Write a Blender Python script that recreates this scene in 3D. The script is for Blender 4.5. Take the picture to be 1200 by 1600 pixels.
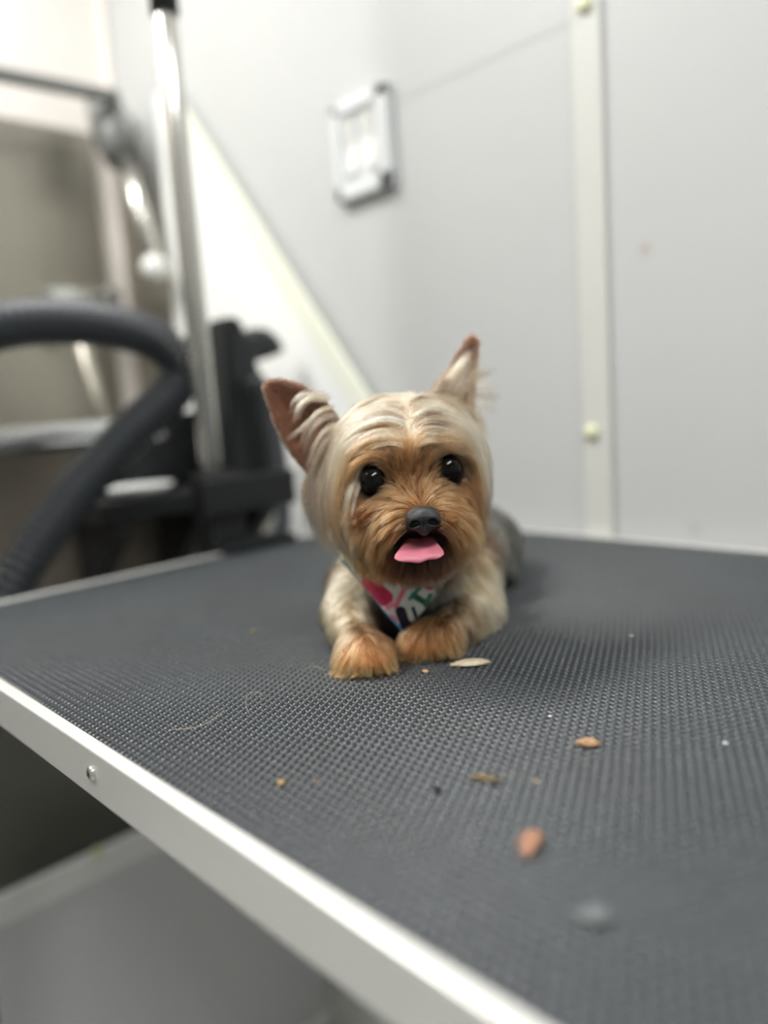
import bpy, bmesh, math, random
import numpy as np
from mathutils import Vector, Matrix

for o in list(bpy.data.objects):
    bpy.data.objects.remove(o)
SC = bpy.context.scene
COL = SC.collection
rng = np.random.default_rng(7)
random.seed(7)

# ------------------------------------------------------------------ camera
TZ = 1.005                                   # table top height
CAM = np.array([0.0, 0.0, TZ + 0.175])
FPX = 1191.1
cr = np.array([0.69646496, 0.71430043, -0.06864004])
cu = np.array([-0.05742752, 0.15082795, 0.98689058])
cf = np.array([-0.7152892, 0.68339288, -0.14606688])
cam_d = bpy.data.cameras.new('camera')
cam = bpy.data.objects.new('camera', cam_d)
COL.objects.link(cam)
cam_d.sensor_fit = 'HORIZONTAL'
cam_d.sensor_width = 36.0
cam_d.lens = 36.0 * FPX / 1200.0
cam_d.clip_start = 0.01
cam_d.dof.use_dof = True
cam_d.dof.focus_distance = 0.442
cam_d.dof.aperture_fstop = 2.5
M = Matrix.Identity(4)
for i in range(3):
    M[i][0], M[i][1], M[i][2], M[i][3] = cr[i], cu[i], -cf[i], CAM[i]
cam.matrix_world = M
SC.camera = cam

# ------------------------------------------------------------------ world, lights, exposure
SC.view_settings.view_transform = 'Standard'
SC.view_settings.look = 'None'
SC.view_settings.exposure = 0.1
SC.view_settings.gamma = 1.0
SC.view_settings.use_curve_mapping = False
SC.cycles.denoising_prefilter = 'FAST'
W = bpy.data.worlds.new('world')
SC.world = W
W.use_nodes = True
W.node_tree.nodes['Background'].inputs[0].default_value = (0.9, 0.95, 1.0, 1)
W.node_tree.nodes['Background'].inputs[1].default_value = 0.3


def area_light(name, loc, rot, sx, sy, power, color):
    d = bpy.data.lights.new(name, 'AREA')
    d.shape = 'RECTANGLE'
    d.size, d.size_y = sx, sy
    d.energy = power
    d.color = color
    o = bpy.data.objects.new(name, d)
    o.location = loc
    o.rotation_euler = rot
    COL.objects.link(o)
    return o


CEIL = 2.42
LAMPS = [(-1.12, -0.15, 0.28, 0.95, 19.0), (0.30, -0.15, 0.28, 0.95, 19.5)]
for (lx, ly, lsx, lsy, lp) in LAMPS:
    area_light('ceiling_lamp_light', (lx, ly, CEIL - 0.055), (0, 0, 0), lsx, lsy, lp, (1.0, 0.993, 0.975))


# ------------------------------------------------------------------ pixel helpers
def ray(px, py):
    return cf + cr * ((px - 600.0) / FPX) + cu * ((800.0 - py) / FPX)


def L(px, py, d):
    return CAM + ray(px, py) * d


def G(px, py, z=0.0):
    v = ray(px, py)
    p = CAM + v * ((TZ - CAM[2]) / v[2])
    p[2] += z
    return p


def onp(px, py, ax, val):
    v = ray(px, py)
    return CAM + v * ((val - CAM[ax]) / v[ax])


def s2l(c):
    c = np.array(c, float) / 255.0
    return np.where(c <= 0.04045, c / 12.92, ((c + 0.055) / 1.055) ** 2.4)


# ------------------------------------------------------------------ materials
def mat(name, rgb, rough=0.5, metal=0.0, spec=0.5, noise=0.0, nscale=40.0, bump=0.0, bscale=300.0, coat=0.0, stretch=None, sss=0.0):
    m = bpy.data.materials.new(name)
    m.use_nodes = True
    nt = m.node_tree
    b = nt.nodes['Principled BSDF']
    c = s2l(rgb)
    b.inputs['Base Color'].default_value = (*c, 1)
    b.inputs['Roughness'].default_value = rough
    b.inputs['Metallic'].default_value = metal
    b.inputs['Specular IOR Level'].default_value = spec
    if coat:
        b.inputs['Coat Weight'].default_value = coat
        b.inputs['Coat Roughness'].default_value = 0.05
    if sss:
        b.inputs['Subsurface Weight'].default_value = sss
        b.inputs['Subsurface Radius'].default_value = (0.004, 0.002, 0.001)
    tc = nt.nodes.new('ShaderNodeTexCoord')
    mp = nt.nodes.new('ShaderNodeMapping')
    nt.links.new(tc.outputs['Object'], mp.inputs[0])
    if stretch:
        mp.inputs['Scale'].default_value = stretch
    if noise:
        n = nt.nodes.new('ShaderNodeTexNoise')
        n.inputs['Scale'].default_value = nscale
        n.inputs['Detail'].default_value = 5
        nt.links.new(mp.outputs[0], n.inputs[0])
        mx = nt.nodes.new('ShaderNodeMixRGB')
        mx.inputs[1].default_value = (*(c * (1 - noise)), 1)
        mx.inputs[2].default_value = (*np.minimum(c * (1 + noise), 1), 1)
        nt.links.new(n.outputs[0], mx.inputs[0])
        nt.links.new(mx.outputs[0], b.inputs['Base Color'])
    if bump:
        n2 = nt.nodes.new('ShaderNodeTexNoise')
        n2.inputs['Scale'].default_value = bscale
        n2.inputs['Detail'].default_value = 3
        nt.links.new(mp.outputs[0], n2.inputs[0])
        bp = nt.nodes.new('ShaderNodeBump')
        bp.inputs['Strength'].default_value = bump
        bp.inputs['Distance'].default_value = 0.002
        nt.links.new(n2.outputs[0], bp.inputs['Height'])
        nt.links.new(bp.outputs[0], b.inputs['Normal'])
    return m


def attr_mat(name, rough=0.5, spec=0.4, coat=0.0, sss=0.0, sheen=0.0):
    m = bpy.data.materials.new(name)
    m.use_nodes = True
    nt = m.node_tree
    b = nt.nodes['Principled BSDF']
    a = nt.nodes.new('ShaderNodeAttribute')
    a.attribute_name = 'col'
    nt.links.new(a.outputs['Color'], b.inputs['Base Color'])
    b.inputs['Roughness'].default_value = rough
    b.inputs['Specular IOR Level'].default_value = spec
    b.inputs['Coat Weight'].default_value = coat
    b.inputs['Sheen Weight'].default_value = sheen
    return m


def hair_mat(name, rough=0.35, radial=0.6):
    m = bpy.data.materials.new(name)
    m.use_nodes = True
    nt = m.node_tree
    nt.nodes.clear()
    out = nt.nodes.new('ShaderNodeOutputMaterial')
    h = nt.nodes.new('ShaderNodeBsdfHairPrincipled')
    h.model = 'CHIANG'
    h.parametrization = 'COLOR'
    a = nt.nodes.new('ShaderNodeAttribute')
    a.attribute_name = 'col'
    nt.links.new(a.outputs['Color'], h.inputs['Color'])
    h.inputs['Roughness'].default_value = rough
    h.inputs['Radial Roughness'].default_value = radial
    h.inputs['IOR'].default_value = 1.42
    nt.links.new(h.outputs[0], out.inputs[0])
    return m


WALLC = (196, 198, 197)
M_wall = mat('wall_panel_paint', WALLC, 0.42, spec=0.4, noise=0.02, nscale=3, bump=0.05, bscale=60)
M_white = mat('white_panel', (246, 248, 245), 0.35, spec=0.4)
M_cream = mat('cream_trim', (240, 242, 226), 0.4)
M_base = mat('base_panel_paint', (220, 221, 223), 0.45, noise=0.02, nscale=3)
M_cap = mat('cream_screw_cap', (226, 228, 190), 0.35)
M_trim = mat('trim_white', (208, 209, 203), 0.4)
M_wall_left = mat('wall_left_paint', (238, 232, 226), 0.5, noise=0.02, nscale=3)
M_ceil = mat('ceiling_paint', (232, 232, 228), 0.6)
M_rear = mat('rear_wall_paint', (176, 176, 174), 0.6)
M_floor = mat('floor_vinyl', (184, 184, 182), 0.45, noise=0.06, nscale=20)
M_steel = mat('brushed_steel', (160, 156, 145), 0.38, metal=0.85, noise=0.12, nscale=5, stretch=(1, 14, 0.4))
M_steel_d = mat('shaded_steel', (132, 126, 116), 0.42, metal=0.8, noise=0.1, nscale=6, stretch=(1, 10, 0.4))  # darker copy of the tub steel, its shade put into the colour
M_chrome = mat('chrome', (214, 212, 206), 0.24, metal=0.9)
M_rim = mat('polished_rim', (205, 207, 208), 0.22, metal=1.0)
M_alu = mat('satin_aluminium', (226, 226, 222), 0.34, metal=0.35, noise=0.02, nscale=200, bump=0.03, bscale=900)
M_mat = mat('rubber_mat', (54, 59, 63), 0.33, spec=0.9, noise=0.34, nscale=11, bump=0.15, bscale=700)
M_black = mat('black_plastic', (24, 28, 31), 0.45, noise=0.1, nscale=20)
M_blackm = mat('black_powder_steel', (20, 23, 25), 0.5)
M_hose = mat('black_hose', (48, 53, 58), 0.45, noise=0.15, nscale=60)
M_grey = mat('grey_plastic', (122, 124, 122), 0.4)
M_ivory = mat('ivory_plastic', (222, 225, 226), 0.32)
M_rocker = mat('rocker_plastic', (232, 233, 229), 0.25)
M_dish = mat('white_enamel', (225, 226, 224), 0.2)
M_dark = mat('recess_shade', (92, 92, 85), 0.8)  # shade of the recess under the tub, put into the colour
M_hair = hair_mat('dog_hair')
M_skin = attr_mat('dog_skin', 0.7, 0.2)
M_eye = mat('dog_eye', (7, 6, 6), 0.05, spec=0.22)
M_nose = mat('dog_nose', (30, 31, 33), 0.34, spec=0.6, bump=0.35, bscale=2300)
M_tongue = mat('dog_tongue', (186, 106, 123), 0.48, spec=0.4, bump=0.08, bscale=700, sss=0.3)
M_bandana = attr_mat('printed_cotton', 0.85, 0.2, sheen=0.2)
M_lamp = bpy.data.materials.new('lamp_diffuser')
M_lamp.use_nodes = True
_b = M_lamp.node_tree.nodes['Principled BSDF']
_b.inputs['Emission Color'].default_value = (1, 0.985, 0.955, 1)
_b.inputs['Emission Strength'].default_value = 6.0


# ------------------------------------------------------------------ object helpers
def link(o, parent=None):
    COL.objects.link(o)
    if parent is not None:
        o.parent = parent
        o.matrix_parent_inverse = Matrix.Translation(parent.location).inverted()
    return o


def tag(o, label=None, cat=None, group=None, kind=None):
    if label: o['label'] = label
    if cat: o['category'] = cat
    if group: o['group'] = group
    if kind: o['kind'] = kind
    return o


def empty(name, loc, label, cat, group=None):
    o = bpy.data.objects.new(name, None)
    o.empty_display_size = 0.02
    o.location = loc
    COL.objects.link(o)
    return tag(o, label, cat, group)


def mesh_np(name, v, f, m, parent=None, smooth=True):
    me = bpy.data.meshes.new(name)
    me.from_pydata([tuple(map(float, p)) for p in v], [], [tuple(map(int, q)) for q in f])
    me.materials.append(m)
    if smooth:
        me.polygons.foreach_set('use_smooth', [True] * len(me.polygons))
    me.update()
    return link(bpy.data.objects.new(name, me), parent)


def mesh_arr(name, v, quads, m, parent=None):
    """fast numpy mesh, quads (n,4) or tris (n,3)"""
    me = bpy.data.meshes.new(name)
    n, k = quads.shape
    me.vertices.add(len(v))
    me.vertices.foreach_set('co', np.ascontiguousarray(v, np.float32).ravel())
    me.loops.add(n * k)
    me.loops.foreach_set('vertex_index', np.ascontiguousarray(quads, np.int32).ravel())
    me.polygons.add(n)
    me.polygons.foreach_set('loop_start', np.arange(0, n * k, k, dtype=np.int32))
    me.polygons.foreach_set('use_smooth', np.ones(n, bool))
    me.update(calc_edges=True)
    me.validate()
    me.materials.append(m)
    return link(bpy.data.objects.new(name, me), parent)


def bm_obj(name, bm, m, parent=None, smooth=False):
    bmesh.ops.recalc_face_normals(bm, faces=bm.faces)
    me = bpy.data.meshes.new(name)
    bm.to_mesh(me)
    bm.free()
    me.materials.append(m)
    if smooth:
        me.polygons.foreach_set('use_smooth', [True] * len(me.polygons))
    return link(bpy.data.objects.new(name, me), parent)


def bm_box(bm, lo, hi, bevel=0.0, seg=2):
    lo, hi = np.minimum(lo, hi), np.maximum(lo, hi)
    r = bmesh.ops.create_cube(bm, size=1.0)
    vs = r['verts']
    for v in vs:
        v.co = Vector([(lo[i] + hi[i]) / 2 + v.co[i] * (hi[i] - lo[i]) for i in range(3)])
    if bevel > 0:
        es = list({e for v in vs for e in v.link_edges})
        bmesh.ops.bevel(bm, geom=es, offset=bevel, segments=seg, affect='EDGES', profile=0.5)


def box(name, lo, hi, m, parent=None, bevel=0.0, seg=2):
    bm = bmesh.new()
    bm_box(bm, np.array(lo, float), np.array(hi, float), bevel, seg)
    return bm_obj(name, bm, m, parent, smooth=False)


def tube_data(pts, radii, n=12, caps=True):
    pts = np.array(pts, float)
    k = len(pts)
    if np.isscalar(radii): radii = [radii] * k
    tan = np.gradient(pts, axis=0)
    tan /= np.linalg.norm(tan, axis=1)[:, None] + 1e-12
    up = np.array([0, 0, 1.0]) if abs(tan[0][2]) < 0.9 else np.array([1.0, 0, 0])
    a = np.cross(tan[0], up); a /= np.linalg.norm(a)
    V, F = [], []
    for i in range(k):
        a = a - tan[i] * (a @ tan[i]); a /= np.linalg.norm(a)
        b = np.cross(tan[i], a)
        for j in range(n):
            t = 2 * math.pi * j / n
            V.append(pts[i] + radii[i] * (math.cos(t) * a + math.sin(t) * b))
    for i in range(k - 1):
        for j in range(n):
            F.append((i * n + j, i * n + (j + 1) % n, (i + 1) * n + (j + 1) % n, (i + 1) * n + j))
    if caps:
        F.append(tuple(range(n))[::-1])
        F.append(tuple((k - 1) * n + j for j in range(n)))
    return V, F


def tube(name, pts, radii, m, parent=None, n=12):
    V, F = tube_data(pts, radii, n)
    o = mesh_np(name, V, F, m, parent)
    return o


def prism(name, poly, thick, m, parent=None, bevel=0.0):
    """poly: list of 3D points on a plane, thick: extrusion vector"""
    n = len(poly)
    t = np.array(thick, float)
    bm = bmesh.new()
    a = [bm.verts.new(Vector(p)) for p in poly]
    b = [bm.verts.new(Vector(np.array(p) + t)) for p in poly]
    bm.faces.new(a); bm.faces.new(b[::-1])
    for i in range(n):
        bm.faces.new((a[i], b[i], b[(i + 1) % n], a[(i + 1) % n]))
    if bevel:
        bmesh.ops.bevel(bm, geom=list(bm.edges), offset=bevel, segments=2, affect='EDGES')
    return bm_obj(name, bm, m, parent)


def dome(name, c, nrm, rad, h, m, parent=None, slot=False):
    """low round head (screw, cap) with its base at c, pointing along nrm"""
    nrm = np.array(nrm, float)
    a = np.cross(nrm, [0, 0, 1.0]); a /= np.linalg.norm(a)
    b = np.cross(nrm, a)
    c = np.array(c, float)
    bm = bmesh.new()
    prof = [(1.0, 0), (1.0, 0.35), (0.85, 0.72), (0.55, 0.94), (0.2, 1.0)]
    n = 20
    rings = []
    for (q, z) in prof:
        rings.append([bm.verts.new(Vector(c + nrm * z * h + rad * q * (math.cos(2 * math.pi * j / n) * a + math.sin(2 * math.pi * j / n) * b))) for j in range(n)])
    for i in range(len(rings) - 1):
        for j in range(n):
            bm.faces.new((rings[i][j], rings[i][(j + 1) % n], rings[i + 1][(j + 1) % n], rings[i + 1][j]))
    bm.faces.new(rings[-1]); bm.faces.new(rings[0][::-1])
    return bm_obj(name, bm, m, parent, smooth=True)


def spline(pts, n):
    pts = np.array(pts, float)
    k = len(pts)
    P = np.vstack([2 * pts[0] - pts[1], pts, 2 * pts[-1] - pts[-2]])
    out = []
    for t in np.linspace(0, k - 1 - 1e-9, n):
        i = int(t); s = t - i
        p0, p1, p2, p3 = P[i], P[i + 1], P[i + 2], P[i + 3]
        out.append(0.5 * ((2 * p1) + (-p0 + p2) * s + (2 * p0 - 5 * p1 + 4 * p2 - p3) * s * s + (-p0 + 3 * p1 - 3 * p2 + p3) * s ** 3))
    return np.array(out)


# ------------------------------------------------------------------ the room
YW, XL, XR, YB = 0.79, -1.55, 1.35, -1.75
T = 0.06
struct = lambda o: tag(o, kind='structure')
struct(box('floor', (XL - T, YB - T, -T), (XR + T, YW + T, 0), M_floor))
struct(box('ceiling', (XL - T, YB - T, CEIL), (XR + T, YW + T, CEIL + T), M_ceil))
wr = struct(box('wall_right', (XL, YW, 0), (XR, YW + T, CEIL), M_wall))
struct(box('wall_left', (XL - T, YB - T, 0), (XL, YW + T, CEIL), M_wall_left))
struct(box('wall_back', (XR, YB - T, 0), (XR + T, YW + T, CEIL), M_rear))
struct(box('wall_near', (XL, YB - T, 0), (XR, YB, CEIL), M_rear))
# small stains on the right wall panel, part of its paint
nt = M_wall.node_tree
bs = nt.nodes['Principled BSDF']
src = bs.inputs['Base Color'].links[0].from_socket
tc = [n for n in nt.nodes if n.type == 'TEX_COORD'][0]
for (sx, sy, rad, colr, amt) in [(1008, 390, 0.011, (176, 150, 140), 0.55), (1085, 826, 0.014, (170, 172, 172), 0.45), (870, 842, 0.01, (190, 190, 188), 0.4)]:
    p = onp(sx, sy, 1, YW)
    d = nt.nodes.new('ShaderNodeVectorMath'); d.operation = 'DISTANCE'
    d.inputs[1].default_value = tuple(p)
    nt.links.new(tc.outputs['Object'], d.inputs[0])
    r = nt.nodes.new('ShaderNodeMapRange'); r.interpolation_type = 'SMOOTHSTEP'
    r.inputs['From Min'].default_value = rad; r.inputs['From Max'].default_value = 0.0
    r.inputs['To Min'].default_value = 0; r.inputs['To Max'].default_value = amt
    nt.links.new(d.outputs['Value'], r.inputs['Value'])
    mx = nt.nodes.new('ShaderNodeMixRGB')
    mx.inputs[2].default_value = (*s2l(colr), 1)
    nt.links.new(r.outputs[0], mx.inputs[0]); nt.links.new(src, mx.inputs[1])
    src = mx.outputs[0]
nt.links.new(src, bs.inputs['Base Color'])

# vertical joint strip with its screw caps
xa, xb = onp(905, 400, 1, YW)[0], onp(951, 400, 1, YW)[0]
t1 = struct(box('trim_1', (xa, YW - 0.006, 0.0), (xb, YW, CEIL), M_trim, bevel=0.002))
for (sx, sy) in [(914, 8), (925, 675), (908, -560)]:
    p = onp(sx, sy, 1, YW - 0.006)
    dome('screw_cap', p, (0, -1, 0), 0.0085, 0.007, M_cap, t1)
# faint flat raceway running from the switch plate to the strip
p0, p1 = onp(622, 152, 1, YW), onp(900, 22, 1, YW)
struct(box('trim_2', (-0.738, YW - 0.0007, p0[2] - 0.006), (xa, YW, p0[2] + 0.020), M_wall, bevel=0.0003))
struct(box('trim_3', (XL, YW - 0.012, 0), (XL + 0.03, YW, CEIL), M_wall_left, bevel=0.003))
struct(box('baseboard_right', (XL, YW - 0.012, 0), (XR, YW, 0.09), M_trim, bevel=0.003))

for i, (lx, ly, lsx, lsy, lp) in enumerate(LAMPS):
    lab = ['long ceiling light above the bathing tub side of the table', 'long ceiling light above the open side of the table'][i]
    e = empty('ceiling_light', (lx, ly, CEIL), lab, 'lamp', 'ceiling lights')
    for s in (-1, 1):
        box('frame', (lx + s * (lsx / 2 + 0.01) - 0.01, ly - lsy / 2 - 0.02, CEIL - 0.05), (lx + s * (lsx / 2 + 0.01) + 0.01, ly + lsy / 2 + 0.02, CEIL), M_white, e)
        box('frame', (lx - lsx / 2, ly + s * (lsy / 2 + 0.01) - 0.01, CEIL - 0.05), (lx + lsx / 2, ly + s * (lsy / 2 + 0.01) + 0.01, CEIL), M_white, e)
    box('diffuser', (lx - lsx / 2, ly - lsy / 2, CEIL - 0.04), (lx + lsx / 2, ly + lsy / 2, CEIL - 0.03), M_lamp, e)

# ------------------------------------------------------------------ light switch
pa = onp(528, 178, 1, YW); pb = onp(622, 288, 1, YW)
sx0, sx1 = pa[0], pb[0]
sz1, sz0 = onp(525, 172, 1, YW)[2], onp(625, 290, 1, YW)[2]
sw = empty('light_switch', ((sx0 + sx1) / 2, YW, (sz0 + sz1) / 2), 'white double wall switch plate with two rockers on the grey wall', 'light switch')
bw = 0.022
box('back_plate', (sx0, YW - 0.006, sz0), (sx1, YW, sz1), M_ivory, sw)
bm = bmesh.new()
for (a, b) in [((sx0, sz0), (sx1, sz0 + bw)), ((sx0, sz1 - bw * .8), (sx1, sz1)), ((sx0, sz0), (sx0 + bw * .7, sz1)), ((sx1 - bw, sz0), (sx1, sz1))]:
    bm_box(bm, np.array((a[0], YW - 0.016, a[1])), np.array((b[0], YW - 0.004, b[1])), 0.003)
bm_obj('cover_frame', bm, M_ivory, sw)
for k in (0.36, 0.64):
    xm = sx0 + (sx1 - sx0) * (0.30 if k < .5 else 0.655)
    bm = bmesh.new()
    zc = (sz0 + sz1) / 2 + 0.004
    # rocker: two tilted halves
    w, hh = 0.0105, 0.036
    V = [(xm - w, YW - 0.005, zc - hh), (xm + w, YW - 0.005, zc - hh), (xm + w, YW - 0.014, zc - hh), (xm - w, YW - 0.014, zc - hh),
         (xm - w, YW - 0.005, zc), (xm + w, YW - 0.005, zc), (xm + w, YW - 0.010, zc), (xm - w, YW - 0.010, zc),
         (xm - w, YW - 0.005, zc + hh), (xm + w, YW - 0.005, zc + hh), (xm + w, YW - 0.017, zc + hh), (xm - w, YW - 0.017, zc + hh)]
    vs = [bm.verts.new(v) for v in V]
    for q in [(3, 2, 6, 7), (7, 6, 10, 11), (0, 3, 7, 4), (4, 7, 11, 8), (1, 5, 6, 2), (5, 9, 10, 6), (0, 1, 2, 3), (8, 11, 10, 9), (0, 4, 5, 1), (4, 8, 9, 5)]:
        bm.faces.new([vs[i] for i in q])
    bm_obj('rocker', bm, M_rocker, sw)

# ------------------------------------------------------------------ grooming table
X0, X1, Y0, Y1 = -0.815, 0.12, 0.1472, 0.782
table = empty('grooming_table', ((X0 + X1) / 2, (Y0 + Y1) / 2, 0.0), 'grooming table with black ribbed rubber top and silver aluminium edge', 'table')
RW = 0.0085
box('tabletop', (X0 + RW, Y0 + RW, TZ - 0.024), (X1 - RW, Y1 - RW, TZ - 0.004), M_blackm, table)
RL = 0.0285
for (lo, hi) in [((X0, Y0, TZ - RL), (X1, Y0 + RW, TZ + 0.001)), ((X0, Y1 - RW, TZ - RL), (X1, Y1, TZ + 0.001)),
                 ((X0, Y0 + RW, TZ - RL), (X0 + RW, Y1 - RW, TZ + 0.001)), ((X1 - RW, Y0 + RW, TZ - RL), (X1, Y1 - RW, TZ + 0.001))]:
    box('edge_rail', lo, hi, M_alu, table, bevel=0.0012)
for sxp in (-0.3953, 0.02, -0.75):
    s = dome('rail_screw', (sxp, Y0, TZ - 0.0131), (0, -1, 0), 0.0042, 0.0022, M_chrome, table)
    bm = bmesh.new()
    for aa in (0.5, 0.5 + math.pi / 2):
        d = np.array([math.cos(aa), 0, math.sin(aa)])
        e = np.array([-math.sin(aa), 0, math.cos(aa)])
        c = np.array([sxp, Y0 - 0.0021, TZ - 0.0131])
        q = [c + d * 0.002 + e * 0.0004, c + d * 0.002 - e * 0.0004, c - d * 0.002 - e * 0.0004, c - d * 0.002 + e * 0.0004]
        a = [bm.verts.new(p) for p in q]
        b = [bm.verts.new(p + np.array([0, -0.0003, 0])) for p in q]
        bm.faces.new(a); bm.faces.new(b[::-1])
        for i in range(4): bm.faces.new((a[i], b[i], b[(i + 1) % 4], a[(i + 1) % 4]))
    bm_obj('screw_slot', bm, M_blackm, s)
# pedestal, hidden under the top
PX_ = -0.16
tube('column', [(PX_, 0.50, 0.04), (PX_, 0.50, 0.45), (PX_, 0.50, 0.4501), (PX_, 0.50, TZ - 0.0505)], [0.05, 0.05, 0.035, 0.035], M_chrome, table, 24)
box('base_plate', (PX_ - 0.2, 0.40, 0.0), (PX_ + 0.25, 0.66, 0.04), M_blackm, table, bevel=0.01)
box('under_frame', (X0 + 0.2, 0.30, TZ - 0.05), (X1 - 0.2, 0.64, TZ - 0.0245), M_blackm, table)
# rubber mat: base sheet and woven relief of domes with ridges between the columns
MX0, MX1, MY0, MY1 = X0 + RW, X1 - RW, Y0 + RW, Y1 - RW
mat_o = box('rubber_mat', (MX0, MY0, TZ - 0.004), (MX1, MY1, TZ - 0.0010), M_mat, table)
A, B = 5.05e-3, np.array([-2.52e-3, 5.1e-3])
nj = int((MY1 - MY0) / B[1])
ii, jj = np.meshgrid(np.arange(-2, 320), np.arange(0, nj + 1), indexing='ij')
cx = MX0 + ii * A + jj * B[0] + 0.0
cy = MY0 + 0.0022 + jj * B[1]
ok = (cx > MX0 + 0.0022) & (cx < MX1 - 0.0022) & (cy < MY1 - 0.0022)
cc = np.stack([cx[ok], cy[ok]], 1)
n8 = 8
bdir = B / np.linalg.norm(B); adir = np.array([bdir[1], -bdir[0]])
th = np.arange(n8) * 2 * math.pi / n8 + 0.3
prof = [(1.0, -0.0012), (0.90, -0.0001), (0.58, 0.00045)]
ND = len(cc)
VV = np.zeros((ND, 3 * n8 + 1, 3))
for k, (q, z) in enumerate(prof):
    off = (np.cos(th)[:, None] * adir * 1.95e-3 + np.sin(th)[:, None] * bdir * 2.45e-3) * q
    VV[:, k * n8:(k + 1) * n8, :2] = cc[:, None, :] + off[None]
    VV[:, k * n8:(k + 1) * n8, 2] = TZ + z
VV[:, -1, :2] = cc; VV[:, -1, 2] = TZ + 0.00062
VV[:, :, 2] += (rng.normal(0, 0.00005, ND))[:, None]
fq = []
for k in range(2):
    for j in range(n8):
        fq.append((k * n8 + j, k * n8 + (j + 1) % n8, (k + 1) * n8 + (j + 1) % n8, (k + 1) * n8 + j))
ft = [(2 * n8 + j, 2 * n8 + (j + 1) % n8, 3 * n8, 3 * n8) for j in range(n8)]
tri = []
for q in fq: tri += [(q[0], q[1], q[2]), (q[0], q[2], q[3])]
tri += [(a, b, c) for (a, b, c, _) in ft]
tri = np.array(tri)
FF = (tri[None] + (np.arange(ND) * (3 * n8 + 1))[:, None, None]).reshape(-1, 3)
VV = VV.reshape(-1, 3)
# ridges
rv, rf = [], []
base = len(VV)
for i in range(-2, 320):
    ja = [j for j in np.arange(0, nj + 1.01, 1.0)]
    xs = MX0 + (i + 0.5) * A + np.array(ja) * B[0]
    good = (xs > MX0 + 0.001) & (xs < MX1 - 0.001)
    if good.sum() < 2: continue
    j0, j1 = np.array(ja)[good][0], np.array(ja)[good][-1]
    pa_ = np.array([MX0 + (i + 0.5) * A + j0 * B[0], MY0 + j0 * B[1]])
    pb_ = np.array([MX0 + (i + 0.5) * A + j1 * B[0], min(MY0 + j1 * B[1], MY1 - 0.001)])
    b0 = base + len(rv)
    for p in (pa_, pb_):
        rv.append((*(p - adir * 0.00042), TZ - 0.0012)); rv.append((*p, TZ + 0.00055)); rv.append((*(p + adir * 0.00042), TZ - 0.0012))
    rf += [(b0, b0 + 1, b0 + 4), (b0, b0 + 4, b0 + 3), (b0 + 1, b0 + 2, b0 + 5), (b0 + 1, b0 + 5, b0 + 4)]
for j in range(1, nj + 1):
    y = MY0 + j * B[1] - 0.00035
    if y > MY1 - .001: break
    b0 = base + len(rv)
    for x in (MX0 + .0005, MX1 - .0005):
        rv.append((x, y - .0004, TZ - .0012)); rv.append((x, y, TZ + .00035)); rv.append((x, y + .0004, TZ - .0012))
    rf += [(b0, b0 + 1, b0 + 4), (b0, b0 + 4, b0 + 3), (b0 + 1, b0 + 2, b0 + 5), (b0 + 1, b0 + 5, b0 + 4)]
relief = mesh_arr('mat_relief', np.vstack([VV, np.array(rv)]), np.vstack([FF, np.array(rf)]), M_mat, mat_o)
tag(relief, kind='stuff')

# ------------------------------------------------------------------ bathing tub
TF = -1.06                                    # plane of the tub front
tub = empty('bathing_tub', (-1.27, 0.1, 0.0), 'stainless steel bathing tub with tall back panel along the left wall', 'bathtub')
TY0, TY1 = -0.75, 0.735
TB = XL + 0.012
zt = onp(60, 192, 0, TB)[2]
zr = onp(75, 684, 0, TF)[2]
box('back_panel', (TB - 0.010, TY0, zr - 0.35), (TB, TY1, zt), M_steel, tub, bevel=0.003)
# side splash on the right wall, its top edge falls towards the front
yb = YW - 0.014
q0 = onp(188, 196, 1, yb); q1 = onp(270, 405, 1, yb)
prism('side_panel', [(TB, yb, zr - 0.3), (TF - 0.05, yb, zr - 0.3), (TF - 0.05, yb, zr + 0.02), (q1[0], yb, q1[2]), (q0[0], yb, q0[2]), (TB, yb, zt)], (0, 0.012, 0), M_steel, tub)
box('basin_floor', (TB, TY0, zr - 0.36), (TF - 0.05, TY1, zr - 0.34), M_steel_d, tub)
yr = onp(205, 672, 0, TF)[1]
box('front_panel', (TF - 0.022, TY0, zr - 0.34), (TF - 0.004, TY1, zr), M_steel_d, tub)
tube('rim', [(TF, TY0, zr), (TF, yr - 0.03, zr), (TF - 0.004, yr - 0.01, zr), (TF - 0.02, yr, zr)], [0.019, 0.019, 0.019, 0.012], M_rim, tub, 16)
# base: white panelled box with joint strips and screw caps
zs1 = onp(115, 1350, 0, TF)[2]
zs2 = onp(515, 1580, 0, TF)[2]
box('tub_base', (XL + 0.01, TY0, 0.0), (TF, YW - 0.013, zs1 - 0.02), M_base, tub)
box('shade_panel', (TF - 0.05, TY0, zs1 - 0.02), (TF - 0.04, TY1 - 0.002, zr - 0.34), M_dark, tub)  # dark sheet added across the recess to stand in for its shade
box('base_strip', (TF, TY0, zs1 - 0.032), (TF + 0.014, YW - 0.013, zs1 + 0.008), M_white, tub, bevel=0.002)
box('base_strip', (TF, TY0, max(zs2 - 0.02, 0.0)), (TF + 0.008, YW - 0.013, zs2 + 0.012), M_white, tub, bevel=0.002)
p = onp(152, 1332, 0, TF + 0.014)
dome('screw_cap', p, (1, 0, 0), 0.009, 0.006, M_cap, tub)
for yy in (TY0 + 0.02, 0.66):
    box('support_post', (TF - 0.12, yy, zs1 - 0.02), (TF - 0.07, yy + 0.04, zr - 0.35), M_blackm, tub)
box('rear_board', (XL + 0.012, TY0, zs1 - 0.02), (XL + 0.02, TY1, zr - 0.35), M_dark, tub)
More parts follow.
